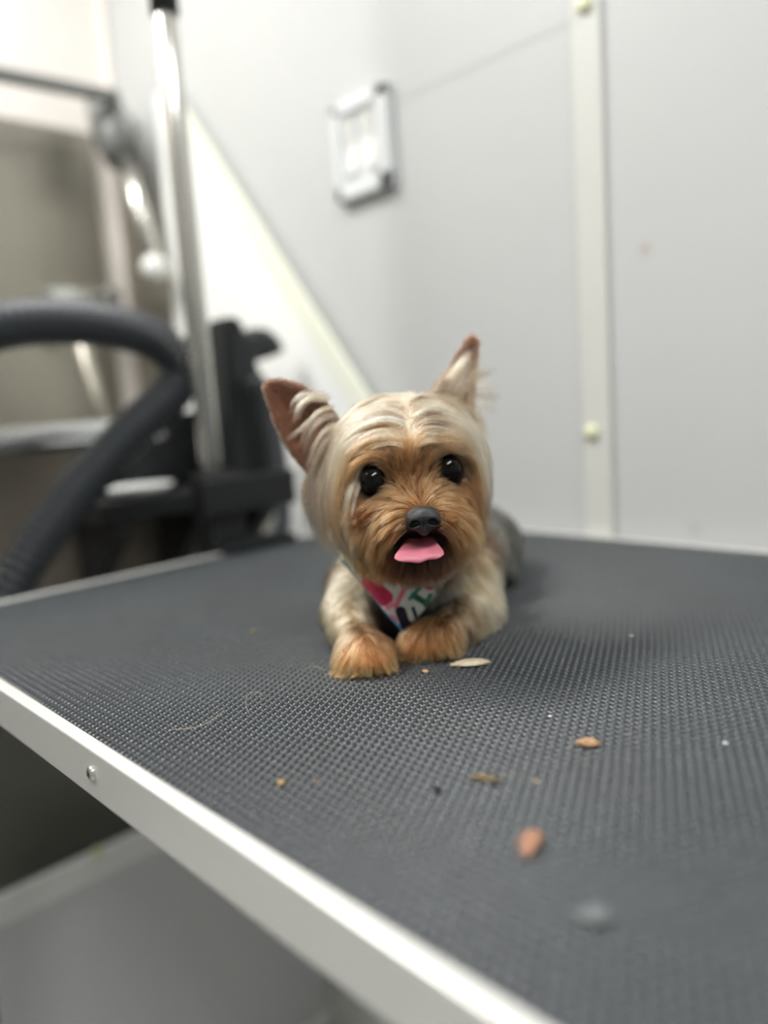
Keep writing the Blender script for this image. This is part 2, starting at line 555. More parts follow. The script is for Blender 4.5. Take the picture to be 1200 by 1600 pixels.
# small fittings inside the tub
a, b = onp(124, 520, 0, -1.25), onp(160, 660, 0, -1.25)
tube('support_rod', [a, b, b + (b - a) * 0.8], 0.0125, M_steel, tub, 12)
for (xa_, xb_) in ((62, 132), (150, 205)):
    a, b = onp(xa_, 452, 0, -1.50), onp(xb_, 458, 0, -1.50)
    box('soap_ledge', (TB + 0.001, a[1], a[2] - 0.034), (-1.46, min(b[1], 0.725), a[2]), M_rim, tub, bevel=0.006)
a = onp(84, 528, 0, -1.52)
dome('panel_knob', (TB, a[1], a[2]), (1, 0, 0), 0.018, 0.03, M_rim, tub)

# white splash board in the corner, facing slightly upward, with a cream edge strip
yo = YW - 0.024
A0 = onp(255, 140, 1, yo); A1 = onp(565, 622, 1, yo)
dirv = (A1 - A0) / np.linalg.norm(A1 - A0)
A2 = A0 + dirv * ((TZ + 0.012 - A0[2]) / dirv[2])
zb = 0.66
tilt = 0.022
board = empty('splash_board', (-1.1, YW, zb), 'white slanted splash board with cream edge strip on the wall behind the black dryer', 'panel')
lean = lambda q: np.array([q[0], q[1] - tilt * (A0[2] - q[2]) / (A0[2] - zb), q[2]])
pol = [A0, A2, np.array([-0.828, yo, TZ + 0.012]), np.array([-0.828, yo, zb]), np.array([-1.33, yo, zb]), np.array([-1.33, yo, A0[2]])]
prism('board', [lean(q) for q in pol], (0, 0.006, 0), M_white, board)
nrm2 = np.array([-dirv[2], 0, dirv[0]])
if nrm2[0] < 0: nrm2 = -nrm2
e0, e1 = lean(A0) + np.array([0, -.004, 0]), lean(A2 - dirv * .02) + np.array([0, -.004, 0])
prism('edge_strip', [e0 - nrm2 * 0.010, e1 - nrm2 * 0.010, e1 + nrm2 * 0.022, e0 + nrm2 * 0.022], (0, 0.010, 0), M_cream, board)

# ------------------------------------------------------------------ shower sprayer on the left wall
ys = 0.715
sp = lambda px, py: onp(px, py, 1, ys)
e_ = sp(182, 152)
spr = empty('shower_sprayer', tuple(e_), 'grey hand shower with bracket and silver wand hanging over the tub', 'shower')
xs = e_[0]
a_ = onp(-160, 84, 0, xs)
zw = zt + 0.06
tube('pipe', spline([(XL, a_[1] - 0.20, zw), (xs - 0.06, a_[1] - 0.18, zw), (xs, a_[1] - 0.10, zw - 0.03), a_, (a_ + e_) / 2, e_], 40), 0.0125, M_grey, spr, 12)
tube('bracket', [sp(160, 150), sp(166, 180), sp(178, 214), sp(192, 248)], [0.030, 0.034, 0.039, 0.032], M_grey, spr, 14)
tube('trigger', [sp(190, 178), sp(207, 198), sp(206, 236)], 0.012, M_grey, spr, 10)
a_, b_ = sp(196, 240), sp(238, 404)
tube('wand', [a_, (a_ + b_) / 2, b_], [0.013, 0.016, 0.016], M_chrome, spr, 12)
tube('nozzle', [b_, b_ + (b_ - a_) * 0.03, b_ + (b_ - a_) * .09, b_ + (b_ - a_) * 0.15, b_ + (b_ - a_) * 0.19], [0.016, 0.022, 0.024, 0.021, 0.012], M_rocker, spr, 16)

# ------------------------------------------------------------------ trolley, dryer, hose
XS = -0.935
ya = onp(150, 775, 0, XS)[1]; yb2 = onp(440, 790, 0, XS)[1]
zsh = onp(300, 766, 0, XS)[2]
shelf = empty('bracket_shelf', (TF, (ya + yb2) / 2, zsh), 'black steel shelf bracketed to the tub front, carrying the dryer', 'shelf')
box('shelf_board', (TF + 0.003, ya, zsh - 0.028), (XS + 0.004, yb2, zsh), M_blackm, shelf, bevel=0.003)
for yy in (ya + 0.02, (ya + yb2) / 2, yb2 - 0.03):
    prism('bracket', [(TF + 0.003, yy, zsh - 0.028), (XS, yy, zsh - 0.028), (XS, yy, zsh - 0.045), (TF + 0.003, yy, zsh - 0.15)], (0, 0.022, 0), M_blackm, shelf)
dish = tag(bm_obj('dish', (lambda bm: bm)(bmesh.new()), M_dish), 'shallow white dish on the black bracket shelf under the hose', 'dish')
dc = np.array([-0.972, onp(214, 752, 0, -0.972)[1], zsh])
V, F = [], []
prof2 = [(0.0, 0.0), (0.034, 0.0), (0.044, 0.005), (0.051, 0.013), (0.0495, 0.0135), (0.042, 0.008), (0.032, 0.004), (0.0, 0.0035)]
nn = 28
for (rr, z) in prof2:
    for j in range(nn):
        V.append((dc[0] + 0.74 * rr * math.cos(2 * math.pi * j / nn), dc[1] + rr * math.sin(2 * math.pi * j / nn), dc[2] + z))
for i in range(len(prof2) - 1):
    for j in range(nn):
        F.append((i * nn + j, i * nn + (j + 1) % nn, (i + 1) * nn + (j + 1) % nn, (i + 1) * nn + j))
dish.data.from_pydata(V, [], F); dish.data.polygons.foreach_set('use_smooth', [True] * len(F)); dish.data.update()

dry = empty('pet_dryer', (-0.965, onp(390, 740, 0, -0.965)[1], zsh), 'black stand dryer with bent nozzle standing behind the chrome post', 'dryer')
XD = -0.962
body = [onp(x, y, 0, XD) for (x, y) in [(336, 498), (362, 500), (372, 560), (396, 590), (414, 650), (432, 742), (346, 760)]]
bz = zsh + 0.0008
body[-1][2] = bz; body[-2][2] = bz
prism('housing', [q - np.array([0.03, 0, 0]) for q in body], (0.06, 0, 0), M_black, dry, bevel=0.006)
yb0, yb1 = onp(205, 740, 0, XD)[1], onp(350, 740, 0, XD)[1]
zb1 = onp(270, 655, 0, XD)[2]
prism('motor_box', [(-1.038, yb0 + 0.02, bz), (-1.038, yb1, bz), (-1.038, yb1, zb1 + 0.01), (-1.038, yb0 + 0.065, zb1), (-1.038, yb0 + 0.03, zb1 - 0.03)], (0.026, 0, 0), M_black, dry, bevel=0.005)
for (kx, ky, kr) in ((247, 678, 0.011), (286, 624, 0.010)):
    pk = onp(kx, ky, 0, -1.0125)
    dome('dial', pk, (1, 0, 0), kr, 0.012, M_rim, dry)
nz = spline([onp(372, 600, 0, XD), onp(376, 562, 0, XD), onp(392, 540, 0, XD), onp(412, 538, 0, XD), onp(420, 556, 0, XD)], 16)
tube('nozzle', nz, [0.020] * 4 + [0.023] * 9 + [0.024] * 3, M_black, dry, 18)
# ribbed cord hose running down the dryer's side
def ribbed(name, path, rad, m, parent=None, pitch=0.0075, n=20, amp=0.10):
    path = np.array(path)
    seg = np.linalg.norm(np.diff(path, axis=0), axis=1)
    s = np.concatenate([[0], np.cumsum(seg)])
    N = int(s[-1] / pitch) * 4
    t = np.linspace(0, s[-1], N)
    P = np.stack([np.interp(t, s, path[:, i]) for i in range(3)], 1)
    ph = np.arange(N) % 4
    R = rad * np.where(ph < 2, 1.0, 1.0 - amp * 1.6)
    V, F = tube_data(P, list(R), n)
    return mesh_np(name, V, F, m, parent)
dn = spline([onp(398, 590, 0, -0.905), onp(420, 640, 0, -0.905), onp(436, 720, 0, -0.905), onp(442, 800, 0, -0.905), onp(438, 850, 0, -0.905), onp(430, 960, 0, -0.905)], 60)
ribbed('air_hose', dn, 0.0135, M_hose, dry)

hp = [(-120, 548, -0.895), (-60, 525, -0.895), (20, 506, -0.895), (100, 502, -0.895), (180, 511, -0.895), (236, 528, -0.895), (272, 556, -0.895), (284, 584, -0.895), (270, 612, -0.893), (240, 642, -0.890),
      (200, 680, -0.887), (150, 735, -0.885), (104, 790, -0.882), (60, 850, -0.880), (26, 905, -0.878), (0, 965, -0.876), (-22, 1060, -0.876)]
hw = [onp(*q[:2], 0, q[2]) for q in hp]
h0, h1 = hw[0], hw[-1]
hw = [np.array([-.90, h0[1] - .36, .03]), np.array([-.90, h0[1] - .35, h0[2] - .45]), np.array([-.895, h0[1] - .24, h0[2] - .12])] + hw
hw += [np.array([-.876, h1[1] - .05, h1[2] - .16]), np.array([-.876, h1[1] - .07, h1[2] - .5]), np.array([-.876, h1[1] - .07, .03])]
hpath = spline(hw, 420)
hose = ribbed('dryer_hose', hpath, 0.0265, M_hose, None, pitch=0.0115, n=28, amp=.17)
tag(hose, 'thick black corrugated dryer hose looping behind the chrome post', 'hose')

# ------------------------------------------------------------------ grooming arm
XP = -0.838
pb = onp(331, 738, 0, XP)
arm = empty('grooming_post', (XP, pb[1], TZ), 'tall chrome grooming post clamped with black bracket to the table edge', 'grooming post')
tube('post', [(XP, pb[1], TZ - 0.10), (XP, pb[1], TZ + 0.5), (XP, pb[1], TZ + 0.9)], 0.0135, M_chrome, arm, 24)
zt0 = onp(254, 22, 0, XP)[2]
tube('post_collar', [(XP, pb[1], zt0), (XP, pb[1], zt0 + 0.06)], 0.0165, M_blackm, arm, 20)
tube('overhead_bar', spline([(XP, pb[1], TZ + 0.9), (XP + 0.01, pb[1], TZ + 0.93), (XP + 0.06, pb[1], TZ + 0.95), (XP + 0.4, pb[1], TZ + 0.95)], 16), 0.011, M_chrome, arm, 16)
zc1 = pb[2]
box('clamp_socket', (XP - 0.022, pb[1] - 0.020, TZ - 0.06), (XP + 0.0225, pb[1] + 0.030, zc1), M_blackm, arm, bevel=0.004)
box('clamp_bar', (XP + 0.0232, onp(296, 760, 0, XP)[1], onp(360, 797, 0, XP)[2]), (XP + 0.036, onp(438, 760, 0, XP)[1], onp(360, 741, 0, XP)[2]), M_blackm, arm, bevel=0.003)
zj = TZ + 0.0012
box('clamp_jaw', (XP + 0.01, pb[1] - 0.018, zj), (X0 + 0.03, pb[1] + 0.085, zj + 0.010), M_blackm, arm, bevel=0.002)
box('clamp_jaw', (XP + 0.01, pb[1] - 0.018, TZ - 0.06), (X0 + 0.03, pb[1] + 0.085, TZ - 0.05), M_blackm, arm, bevel=0.002)
tube('clamp_screw', [(X0 + 0.018, pb[1] + 0.03, TZ - 0.10), (X0 + 0.018, pb[1] + 0.03, TZ - 0.03)], 0.005, M_chrome, arm, 10)
# ------------------------------------------------------------------ the dog
def unit(v):
    v = np.asarray(v, float)
    return v / (np.linalg.norm(v, axis=-1, keepdims=True) + 1e-12)


HXA = unit(cr * math.cos(0.10) + cu * math.sin(0.10))      # head axes: tilted a little, as the dog holds it
HUP = unit(cu * math.cos(0.10) - cr * math.sin(0.10))
HFW = -cf
CAMAX = np.stack([HXA, HUP, HFW])                            # rows


def smin(a, b, k):
    h = np.clip(0.5 + 0.5 * (b - a) / k, 0, 1)
    return b + (a - b) * h - k * h * (1 - h)


def smax(a, b, k):
    return -smin(-a, -b, k)


def sd_ell(p, c, r, ax=CAMAX):
    q = (p - c) @ ax.T
    r = np.array(r)
    k0 = np.linalg.norm(q / r, axis=1)
    k1 = np.linalg.norm(q / (r * r), axis=1) + 1e-9
    return k0 * (k0 - 1.0) / k1


def sd_cap(p, a, b, ra, rb):
    ab = b - a
    t = np.clip(((p - a) @ ab) / (ab @ ab), 0, 1)
    return np.linalg.norm(p - a - t[:, None] * ab, axis=1) - (ra + (rb - ra) * t)


def ud_tri(p, a, b, c):
    ba, pa, cb, pb, ac, pc = b - a, p - a, c - b, p - b, a - c, p - c
    n = np.cross(ba, ac)
    s = (np.sign(pa @ np.cross(ba, n)) + np.sign(pb @ np.cross(cb, n)) + np.sign(pc @ np.cross(ac, n)))
    def e(v, w):
        t = np.clip((w @ v) / (v @ v), 0, 1)
        d = v[None] * t[:, None] - w
        return (d * d).sum(1)
    d1 = np.minimum(np.minimum(e(ba, pa), e(cb, pb)), e(ac, pc))
    d2 = (pa @ n) ** 2 / (n @ n)
    return np.sqrt(np.where(s < 2.0, d1, d2))


SKULL = (L(633, 735, .520), (.0500, .0480, .050))
CHEEK = (L(634, 795, .512), (.0470, .0320, .042))
MUZ = (L(656, 822, .482), (.0250, .0200, .031))
JAW = (L(655, 868, .487), (.019, .0110, .024))
MOUTH = (L(655, 852, .455), (.0170, .0085, .019))
EYE_L = (L(584, 751, .4755), .0092)
EYE_R = (L(701, 733, .4775), .0090)
NOSEC = L(661, 811, .4500)
EARL = dict(R=[L(416, 608, .522), L(421, 600, .522), L(438, 597, .522), L(470, 606, .521), L(506, 630, .519), L(534, 668, .515), L(492, 745, .520), L(462, 712, .521), L(436, 666, .522)],
            E=L(480, 668, .531), T=L(418, 602, .522), B=L(516, 705, .516))
EARR = dict(R=[L(732, 534, .545), L(738, 529, .545), L(744, 535, .545), L(738, 585, .54), L(734, 655, .53), L(668, 628, .525), L(702, 580, .545)],
            E=L(712, 618, .556), T=L(738, 530, .545), B=L(705, 645, .53))
PAWL, PAWR = G(572, 1044, .0115), G(668, 1021, .0105)
ELBL, ELBR = L(543, 962, .560), L(748, 955, .585)
SHOL, SHOR = L(560, 915, .585), L(735, 900, .600)
WRL, WRR = L(562, 1010, .512), L(690, 995, .515)
CHEST = L(642, 945, .588)
MID = np.array([-.425, .50, TZ + .036]); RUMP = np.array([-.482, .590, TZ + .034])


def ear_d(p, E_):
    R = E_['R']; e = np.full(len(p), 1.0)
    near = np.linalg.norm(p - E_['E'], axis=1) < .09
    if near.any():
        q = p[near]; m = None
        for i in range(len(R)):
            t = ud_tri(q, R[i], R[(i + 1) % len(R)], E_['E'])
            m = t if m is None else np.minimum(m, t)
        e[near] = m
    e[~near] = np.linalg.norm(p[~near] - E_['E'], axis=1) - .05
    return e


def toes(c, fwd, r, n=4):
    lat = unit(np.cross(fwd, [0, 0, 1.0]))
    out = []
    for k in range(n):
        a = (k - 1.5) / 1.5
        out.append(c + lat * a * .0125 + fwd * (.0135 - .004 * a * a) + np.array([0, 0, -.004]))
    return out


FWD = unit(np.array([-cf[0], -cf[1], 0.0]))
PAWDL = unit(FWD + np.array([-.1, -.1, 0])); PAWDR = unit(FWD + .1 * np.array([.1, .1, 0]))


def dog_sdf(p, ears=True):
    d = sd_ell(p, *SKULL)
    d = smin(d, sd_ell(p, *CHEEK), .02)
    d = smin(d, sd_ell(p, *MUZ), .014)
    d = smin(d, sd_ell(p, *JAW), .008)
    d = smin(d, sd_ell(p, L(640, 712, .480), (.026, .008, .012)), .012)         # brow
    for (c, r) in (EYE_L, EYE_R):                                               # sockets and lids
        d = smax(d, -(np.linalg.norm(p - (c + HFW * .003), axis=1) - r * 1.02), .004)
    d = smax(d, -sd_ell(p, *MOUTH), .004)
    b = sd_cap(p, L(645, 850, .545), CHEST, .032, .034)
    b = smin(b, sd_ell(p, CHEST, (.040, .027, .034)), .02)
    b = smin(b, sd_cap(p, CHEST, MID, .030, .033), .02)
    b = smin(b, sd_cap(p, MID, RUMP, .033, .031), .015)
    for s, th in ((1, .030), (-1, .028)):                                        # thighs and hind feet tucked alongside
        lat = np.array([0.70, 0.71, 0]) * s
        hip = RUMP + lat * .022 + np.array([.01, -.02, -.004])
        foot = RUMP + lat * .036 + np.array([.045, -.075, -.024])
        b = smin(b, sd_cap(p, hip, hip * .5 + foot * .5 + np.array([0, 0, .004]), .024, .016), .012)
        b = smin(b, sd_cap(p, hip * .5 + foot * .5, foot, .015, .009), .008)
    b = smin(b, sd_cap(p, RUMP, RUMP + np.array([-.018, .03, .008]), .012, .007), .01)   # docked tail
    for (sh, el, wr_, pw, dr) in ((SHOL, ELBL, WRL, PAWL, PAWDL), (SHOR, ELBR, WRR, PAWR, PAWDR)):
        l = smin(sd_cap(p, sh, el, .024, .0165), sd_cap(p, el, wr_, .0165, .0120), .01)
        l = smin(l, sd_cap(p, wr_, pw, .0120, .0120), .006)
        pa_ = np.stack([unit(np.cross(dr, [0, 0, 1.0])), np.array([0, 0, 1.0]), dr])
        l = smin(l, sd_ell(p, pw, (.0185, .0105, .0175), pa_), .006)
        for t in toes(pw, dr, .0058):
            l = smin(l, np.linalg.norm(p - t, axis=1) - .0058, .004)
        b = smin(b, l, .010)
    d = smin(d, b, .022)
    if ears:
        for E_ in (EARL, EARR):
            d = smin(d, ear_d(p, E_) - .0021, .006)
    return np.maximum(d, TZ + .0012 - p[:, 2])


def surface_nets(f, lo, hi, h):
    n = np.ceil((hi - lo) / h).astype(int) + 1
    g = [lo[i] + h * np.arange(n[i]) for i in range(3)]
    D = np.empty(tuple(n))
    yy, zz = np.meshgrid(g[1], g[2], indexing='ij')
    for i in range(n[0]):
        D[i] = f(np.stack([np.full(yy.size, g[0][i]), yy.ravel(), zz.ravel()], 1)).reshape(n[1], n[2])
    S = D < 0
    c = np.zeros(n - 1, int)
    for a in (0, 1):
        for b in (0, 1):
            for e in (0, 1):
                c += S[a:n[0] - 1 + a, b:n[1] - 1 + b, e:n[2] - 1 + e]
    act = (c > 0) & (c < 8)
    idx = -np.ones(n - 1, int)
    idx[act] = np.arange(act.sum())
    ci = np.argwhere(act)
    acc = np.zeros((len(ci), 3)); cnt = np.zeros(len(ci))
    cor = [(0, 0, 0), (1, 0, 0), (0, 1, 0), (1, 1, 0), (0, 0, 1), (1, 0, 1), (0, 1, 1), (1, 1, 1)]
    for a in range(8):
        for b in range(a + 1, 8):
            if sum(abs(np.array(cor[a]) - np.array(cor[b]))) != 1: continue
            da = D[tuple((ci + cor[a]).T)]; db = D[tuple((ci + cor[b]).T)]
            m = (da < 0) != (db < 0)
            t = np.where(m, da / np.where(m, da - db, 1), 0)
            p = np.array(cor[a]) + t[:, None] * (np.array(cor[b]) - np.array(cor[a]))
            acc += p * m[:, None]; cnt += m
    V = lo + h * (ci + acc / cnt[:, None])
    Q = []
    for ax in range(3):
        b_, c_ = (ax + 1) % 3, (ax + 2) % 3
        s0 = [slice(0, n[k] - 1) for k in range(3)]
        s1 = list(s0); s1[ax] = slice(1, n[ax])
        ch = S[tuple(s0)] != S[tuple(s1)]
        for k in (b_, c_):
            sl = [slice(None)] * 3; sl[k] = 0
            ch[tuple(sl)] = False
        e = np.argwhere(ch)
        inside = S[tuple(e.T)]
        ob, oc = np.zeros(3, int), np.zeros(3, int)
        ob[b_] = 1; oc[c_] = 1
        q = np.stack([idx[tuple((e - ob - oc).T)], idx[tuple((e - oc).T)], idx[tuple(e.T)], idx[tuple((e - ob).T)]], 1)
        q[~inside] = q[~inside][:, ::-1]
        Q.append(q)
    Q = np.vstack(Q)
    return V, Q[(Q >= 0).all(1)]


def grad(p, f=None, e=4e-4):
    f = f or dog_sdf
    g = np.empty_like(p)
    for i in range(3):
        o = np.zeros(3); o[i] = e
        g[:, i] = f(p + o) - f(p - o)
    return unit(g)


def project(p, n=3):
    for _ in range(n):
        d = dog_sdf(p)
        p = p - np.clip(d, -.003, .003)[:, None] * grad(p)
    return p


lo = np.array([-.56, .20, TZ - .004]); hi = np.array([-.22, .68, TZ + .235])
dv, dq = surface_nets(dog_sdf, lo, hi, .0025)
dv = project(dv, 2)


# ---- hair guides: (px, py, dx, dy in the picture plane, length mm, lift, root colour, tip colour)
CRM = (202, 180, 148); BLD = (162, 141, 114); ASH = (126, 110, 94); GRY = (106, 97, 88)
GLD = (148, 103, 60); TAN = (118, 78, 45); DTN = (90, 54, 29); BRN = (58, 34, 20); DBR = (46, 27, 17)
ORG = (224, 148, 90); EAR = (108, 76, 60); STL = (84, 84, 78); LGC = (222, 200, 160); LGB = (184, 154, 112); PAL = (208, 184, 148)
GU = [
 # left of the parting
 (634, 622, -1, -.05, 70, .25, CRM, BLD), (622, 640, -1, -.05, 80, .22, CRM, BLD), (626, 662, -1, -.12, 80, .22, CRM, CRM), (628, 684, -1, -.15, 72, .22, CRM, GLD),
 (600, 636, -1, .12, 75, .15, CRM, BLD), (600, 660, -1, .05, 78, .15, CRM, BLD), (602, 683, -1, .08, 70, .16, CRM, GLD), (606, 700, -1, .10, 58, .2, GLD, GLD),
 (575, 645, -1, .35, 70, .1, BLD, ASH), (572, 670, -1, .35, 70, .1, CRM, BLD), (574, 694, -1, .40, 60, .14, BLD, GLD), (580, 712, -1, .45, 50, .2, GLD, GLD),
 (550, 665, -.8, .75, 60, .08, BLD, GRY), (548, 692, -.65, .9, 58, .08, BLD, ASH), (550, 715, -.55, 1, 55, .12, BLD, GLD),
 (535, 700, -.35, 1, 50, .08, ASH, GRY), (535, 735, -.2, 1, 55, .1, BLD, GLD), (540, 765, -.1, 1, 48, .12, GLD, PAL), (530, 800, .05, 1, 38, .1, BLD, BLD), (540, 840, .1, 1, 34, .12, BLD, GLD),
 (552, 790, -.05, 1, 45, .12, GLD, PAL), (560, 825, .0, 1, 36, .12, GLD, GLD), (565, 860, .05, 1, 22, .15, GLD, GLD),
 # right of the parting
 (646, 622, 1, -.25, 65, .25, CRM, BLD), (652, 642, 1, -.3, 75, .22, CRM, BLD), (652, 665, 1, -.4, 75, .22, CRM, CRM), (650, 686, 1, -.45, 65, .22, CRM, BLD),
 (678, 638, 1, .05, 70, .15, CRM, BLD), (680, 660, 1, -.02, 70, .15, CRM, CRM), (680, 682, 1, .0, 60, .16, CRM, BLD), (672, 697, 1, -.15, 50, .2, BLD, GLD),
 (708, 650, 1, .4, 60, .1, BLD, ASH), (708, 672, 1, .35, 60, .1, CRM, BLD), (710, 693, 1, .35, 48, .15, BLD, GLD), (716, 705, .9, .5, 40, .2, GLD, GLD),
 (732, 680, .6, .8, 48, .08, BLD, ASH), (735, 705, .5, .9, 42, .1, BLD, BLD), (740, 730, .3, 1, 36, .1, BLD, TAN), (745, 765, .1, 1, 30, .1, TAN, TAN), (742, 800, .0, 1, 26, .12, TAN, GLD),
 (740, 835, -.1, 1, 24, .12, TAN, TAN), (735, 865, -.1, 1, 22, .12, TAN, TAN),
 # stop, bridge, under the eyes
 (640, 706, -.1, -1, 13, .25, TAN, TAN), (622, 716, -.35, -1, 12, .2, DTN, TAN), (662, 712, .3, -1, 11, .2, DTN, TAN), (640, 728, 0, -1, 11, .2, DTN, TAN), (612, 735, -.1, -.6, 6, .1, BRN, DTN), (676, 725, .1, -.6, 6, .1, BRN, DTN),
 (645, 750, 0, -1, 9, .25, TAN, GLD), (625, 760, -.5, -.8, 8, .2, TAN, GLD), (672, 752, .5, -.8, 8, .2, TAN, GLD),
 (655, 775, .05, -1, 9, .3, GLD, PAL), (630, 780, -.8, -.35, 11, .3, GLD, GLD), (684, 772, .8, -.4, 11, .3, GLD, GLD), (660, 790, .05, -1, 7, .3, TAN, GLD),
 (604, 762, -.4, .9, 5, .05, DBR, BRN), (602, 738, .2, -1, 6, .05, DBR, DTN), (566, 768, -.8, .6, 9, .05, BRN, DTN), (684, 745, .3, .9, 5, .05, DBR, BRN), (686, 720, -.1, -1, 6, .05, DBR, DTN), (716, 748, .8, .5, 8, .05, BRN, DTN),
 (606, 785, -1, .2, 14, .2, TAN, GLD), (585, 782, -1, .3, 16, .15, DTN, TAN), (562, 776, -.9, .6, 18, .12, DTN, TAN), (575, 800, -.8, .6, 22, .15, TAN, GLD),
 (706, 772, 1, .15, 15, .2, TAN, GLD), (725, 770, .9, .4, 16, .15, TAN, TAN),
 # muzzle; dark brown round the mouth is partly fur, partly shadow put into colour
 (634, 798, -1, .2, 14, .3, TAN, GLD), (622, 812, -1, .45, 20, .3, TAN, GLD), (604, 820, -.8, .7, 26, .3, GLD, GLD), (590, 845, -.35, 1, 28, .25, GLD, GLD), (580, 868, -.1, 1, 20, .22, GLD, GLD),
 (632, 828, -.9, .6, 17, .3, BRN, DTN), (614, 842, -.6, .9, 20, .3, BRN, DTN), (605, 862, -.2, 1, 18, .25, DBR, BRN),
 (688, 796, 1, .05, 16, .3, TAN, GLD), (704, 804, 1, .3, 22, .3, GLD, GLD), (722, 815, .8, .7, 24, .3, GLD, GLD), (740, 845, .2, 1, 20, .2, TAN, TAN), (722, 868, -.1, 1, 16, .2, BRN, DTN),
 (692, 822, .9, .45, 16, .3, BRN, DTN), (708, 836, .7, .8, 17, .3, BRN, DTN), (714, 856, .4, 1, 16, .25, DBR, BRN), (722, 840, .4, .9, 16, .25, BRN, DTN),
 (650, 833, -.3, 1, 5, .1, DBR, DBR), (672, 833, .3, 1, 5, .1, DBR, DBR), (690, 845, .5, .9, 9, .15, DBR, BRN), (628, 846, -.5, .9, 9, .15, DBR, BRN),
 (655, 872, 0, 1, 9, .15, DBR, BRN), (630, 872, -.1, 1, 11, .15, DBR, BRN), (685, 872, .1, 1, 11, .15, DBR, BRN), (700, 858, .4, 1, 13, .15, DBR, BRN), (616, 862, -.3, 1, 12, .15, DBR, BRN), (655, 882, 0, 1, 9, .12, DBR, BRN), (608, 880, -.05, 1, 13, .12, BRN, DTN), (700, 880, .05, 1, 10, .12, BRN, BRN),
 # chest, front legs, paws
 (640, 940, 0, 1, 12, .1, STL, STL), (600, 930, 0, 1, 10, .1, STL, STL), (690, 930, 0, 1, 10, .1, STL, STL),
 (545, 915, -.25, 1, 15, .35, LGC, LGC), (530, 930, -.35, 1, 15, .35, LGC, LGC), (540, 955, -.2, 1, 16, .35, LGC, LGB), (525, 965, -.3, 1, 15, .35, LGC, LGB), (560, 950, .0, 1, 14, .3, TAN, LGC), (550, 985, -.2, 1, 14, .3, TAN, LGB), (575, 980, .05, 1, 11, .25, DTN, TAN),
 (540, 1000, -.3, 1, 14, .3, LGB, LGC), (565, 1005, -.05, 1, 13, .25, TAN, ORG), (590, 1000, .2, 1, 11, .25, DTN, TAN),
 (545, 1025, -.8, .75, 14, .3, ORG, ORG), (560, 1032, -.45, .9, 14, .3, ORG, ORG), (580, 1032, .1, 1, 14, .3, ORG, ORG), (598, 1030, .5, .85, 13, .3, ORG, ORG), (608, 1022, .8, .6, 10, .3, TAN, ORG), (575, 1050, 0, 1, 11, .25, ORG, ORG), (552, 1050, -.6, .7, 11, .25, ORG, ORG), (600, 1048, .5, .7, 10, .25, ORG, ORG),
 (735, 880, .5, .9, 15, .35, LGC, LGC), (755, 900, .6, .8, 16, .35, LGC, LGC), (765, 930, .6, .8, 17, .35, LGC, LGC), (745, 930, .4, .9, 16, .35, LGC, LGB), (765, 955, .6, .7, 15, .3, ASH, LGC), (740, 955, .2, 1, 15, .3, TAN, LGB), (722, 955, -.1, 1, 13, .3, TAN, LGB), (750, 975, .3, 1, 14, .3, TAN, LGB),
 (700, 965, -.2, 1, 10, .25, DTN, TAN), (715, 985, .1, 1, 14, .3, TAN, LGB), (690, 985, 0, 1, 10, .25, TAN, ORG), (670, 985, -.2, 1, 10, .25, TAN, ORG),
 (640, 1005, -.7, .8, 12, .3, ORG, ORG), (655, 1012, -.3, .95, 13, .3, ORG, ORG), (672, 1012, .1, 1, 13, .3, ORG, ORG), (690, 1008, .5, .9, 12, .3, ORG, ORG), (702, 1000, .8, .7, 10, .3, TAN, ORG), (670, 1028, 0, 1, 10, .25, ORG, ORG), (650, 1026, -.4, .8, 10, .25, ORG, ORG), (692, 1024, .5, .8, 10, .25, ORG, ORG),
 (785, 800, .2, 1, 12, .3, STL, STL), (785, 840, .2, 1, 12, .3, STL, ASH), (780, 870, .2, 1, 11, .3, ASH, ASH),
]
gpx = np.array([g[:2] for g in GU], float)
gdir = np.array([cr * g[2] - cu * g[3] for g in GU]); gdir = unit(gdir)
glen = np.array([g[4] * (1.25 if g[7] == ORG else 1) for g in GU]) * 1e-3
glift = np.array([g[5] for g in GU])
gc0 = np.array([s2l(g[6]) for g in GU]); gc1 = np.array([s2l(g[7]) for g in GU])
# march each guide pixel to the body
rd = np.array([ray(*p) for p in gpx])
tt = np.full(len(GU), .40)
best, bt = np.full(len(GU), 9.), tt.copy()
for _ in range(90):
    d = dog_sdf(CAM + rd * tt[:, None], False)
    m = (d < best) & (best > 6e-4); best[m] = d[m]; bt[m] = tt[m]
    tt = np.minimum(tt + np.where(best > 6e-4, np.maximum(d, 5e-4) * .8, 0), .8)
gpos = CAM + rd * bt[:, None]
gdir += rng.normal(0, .01, gdir.shape)
NECKY = L(640, 905, .55)


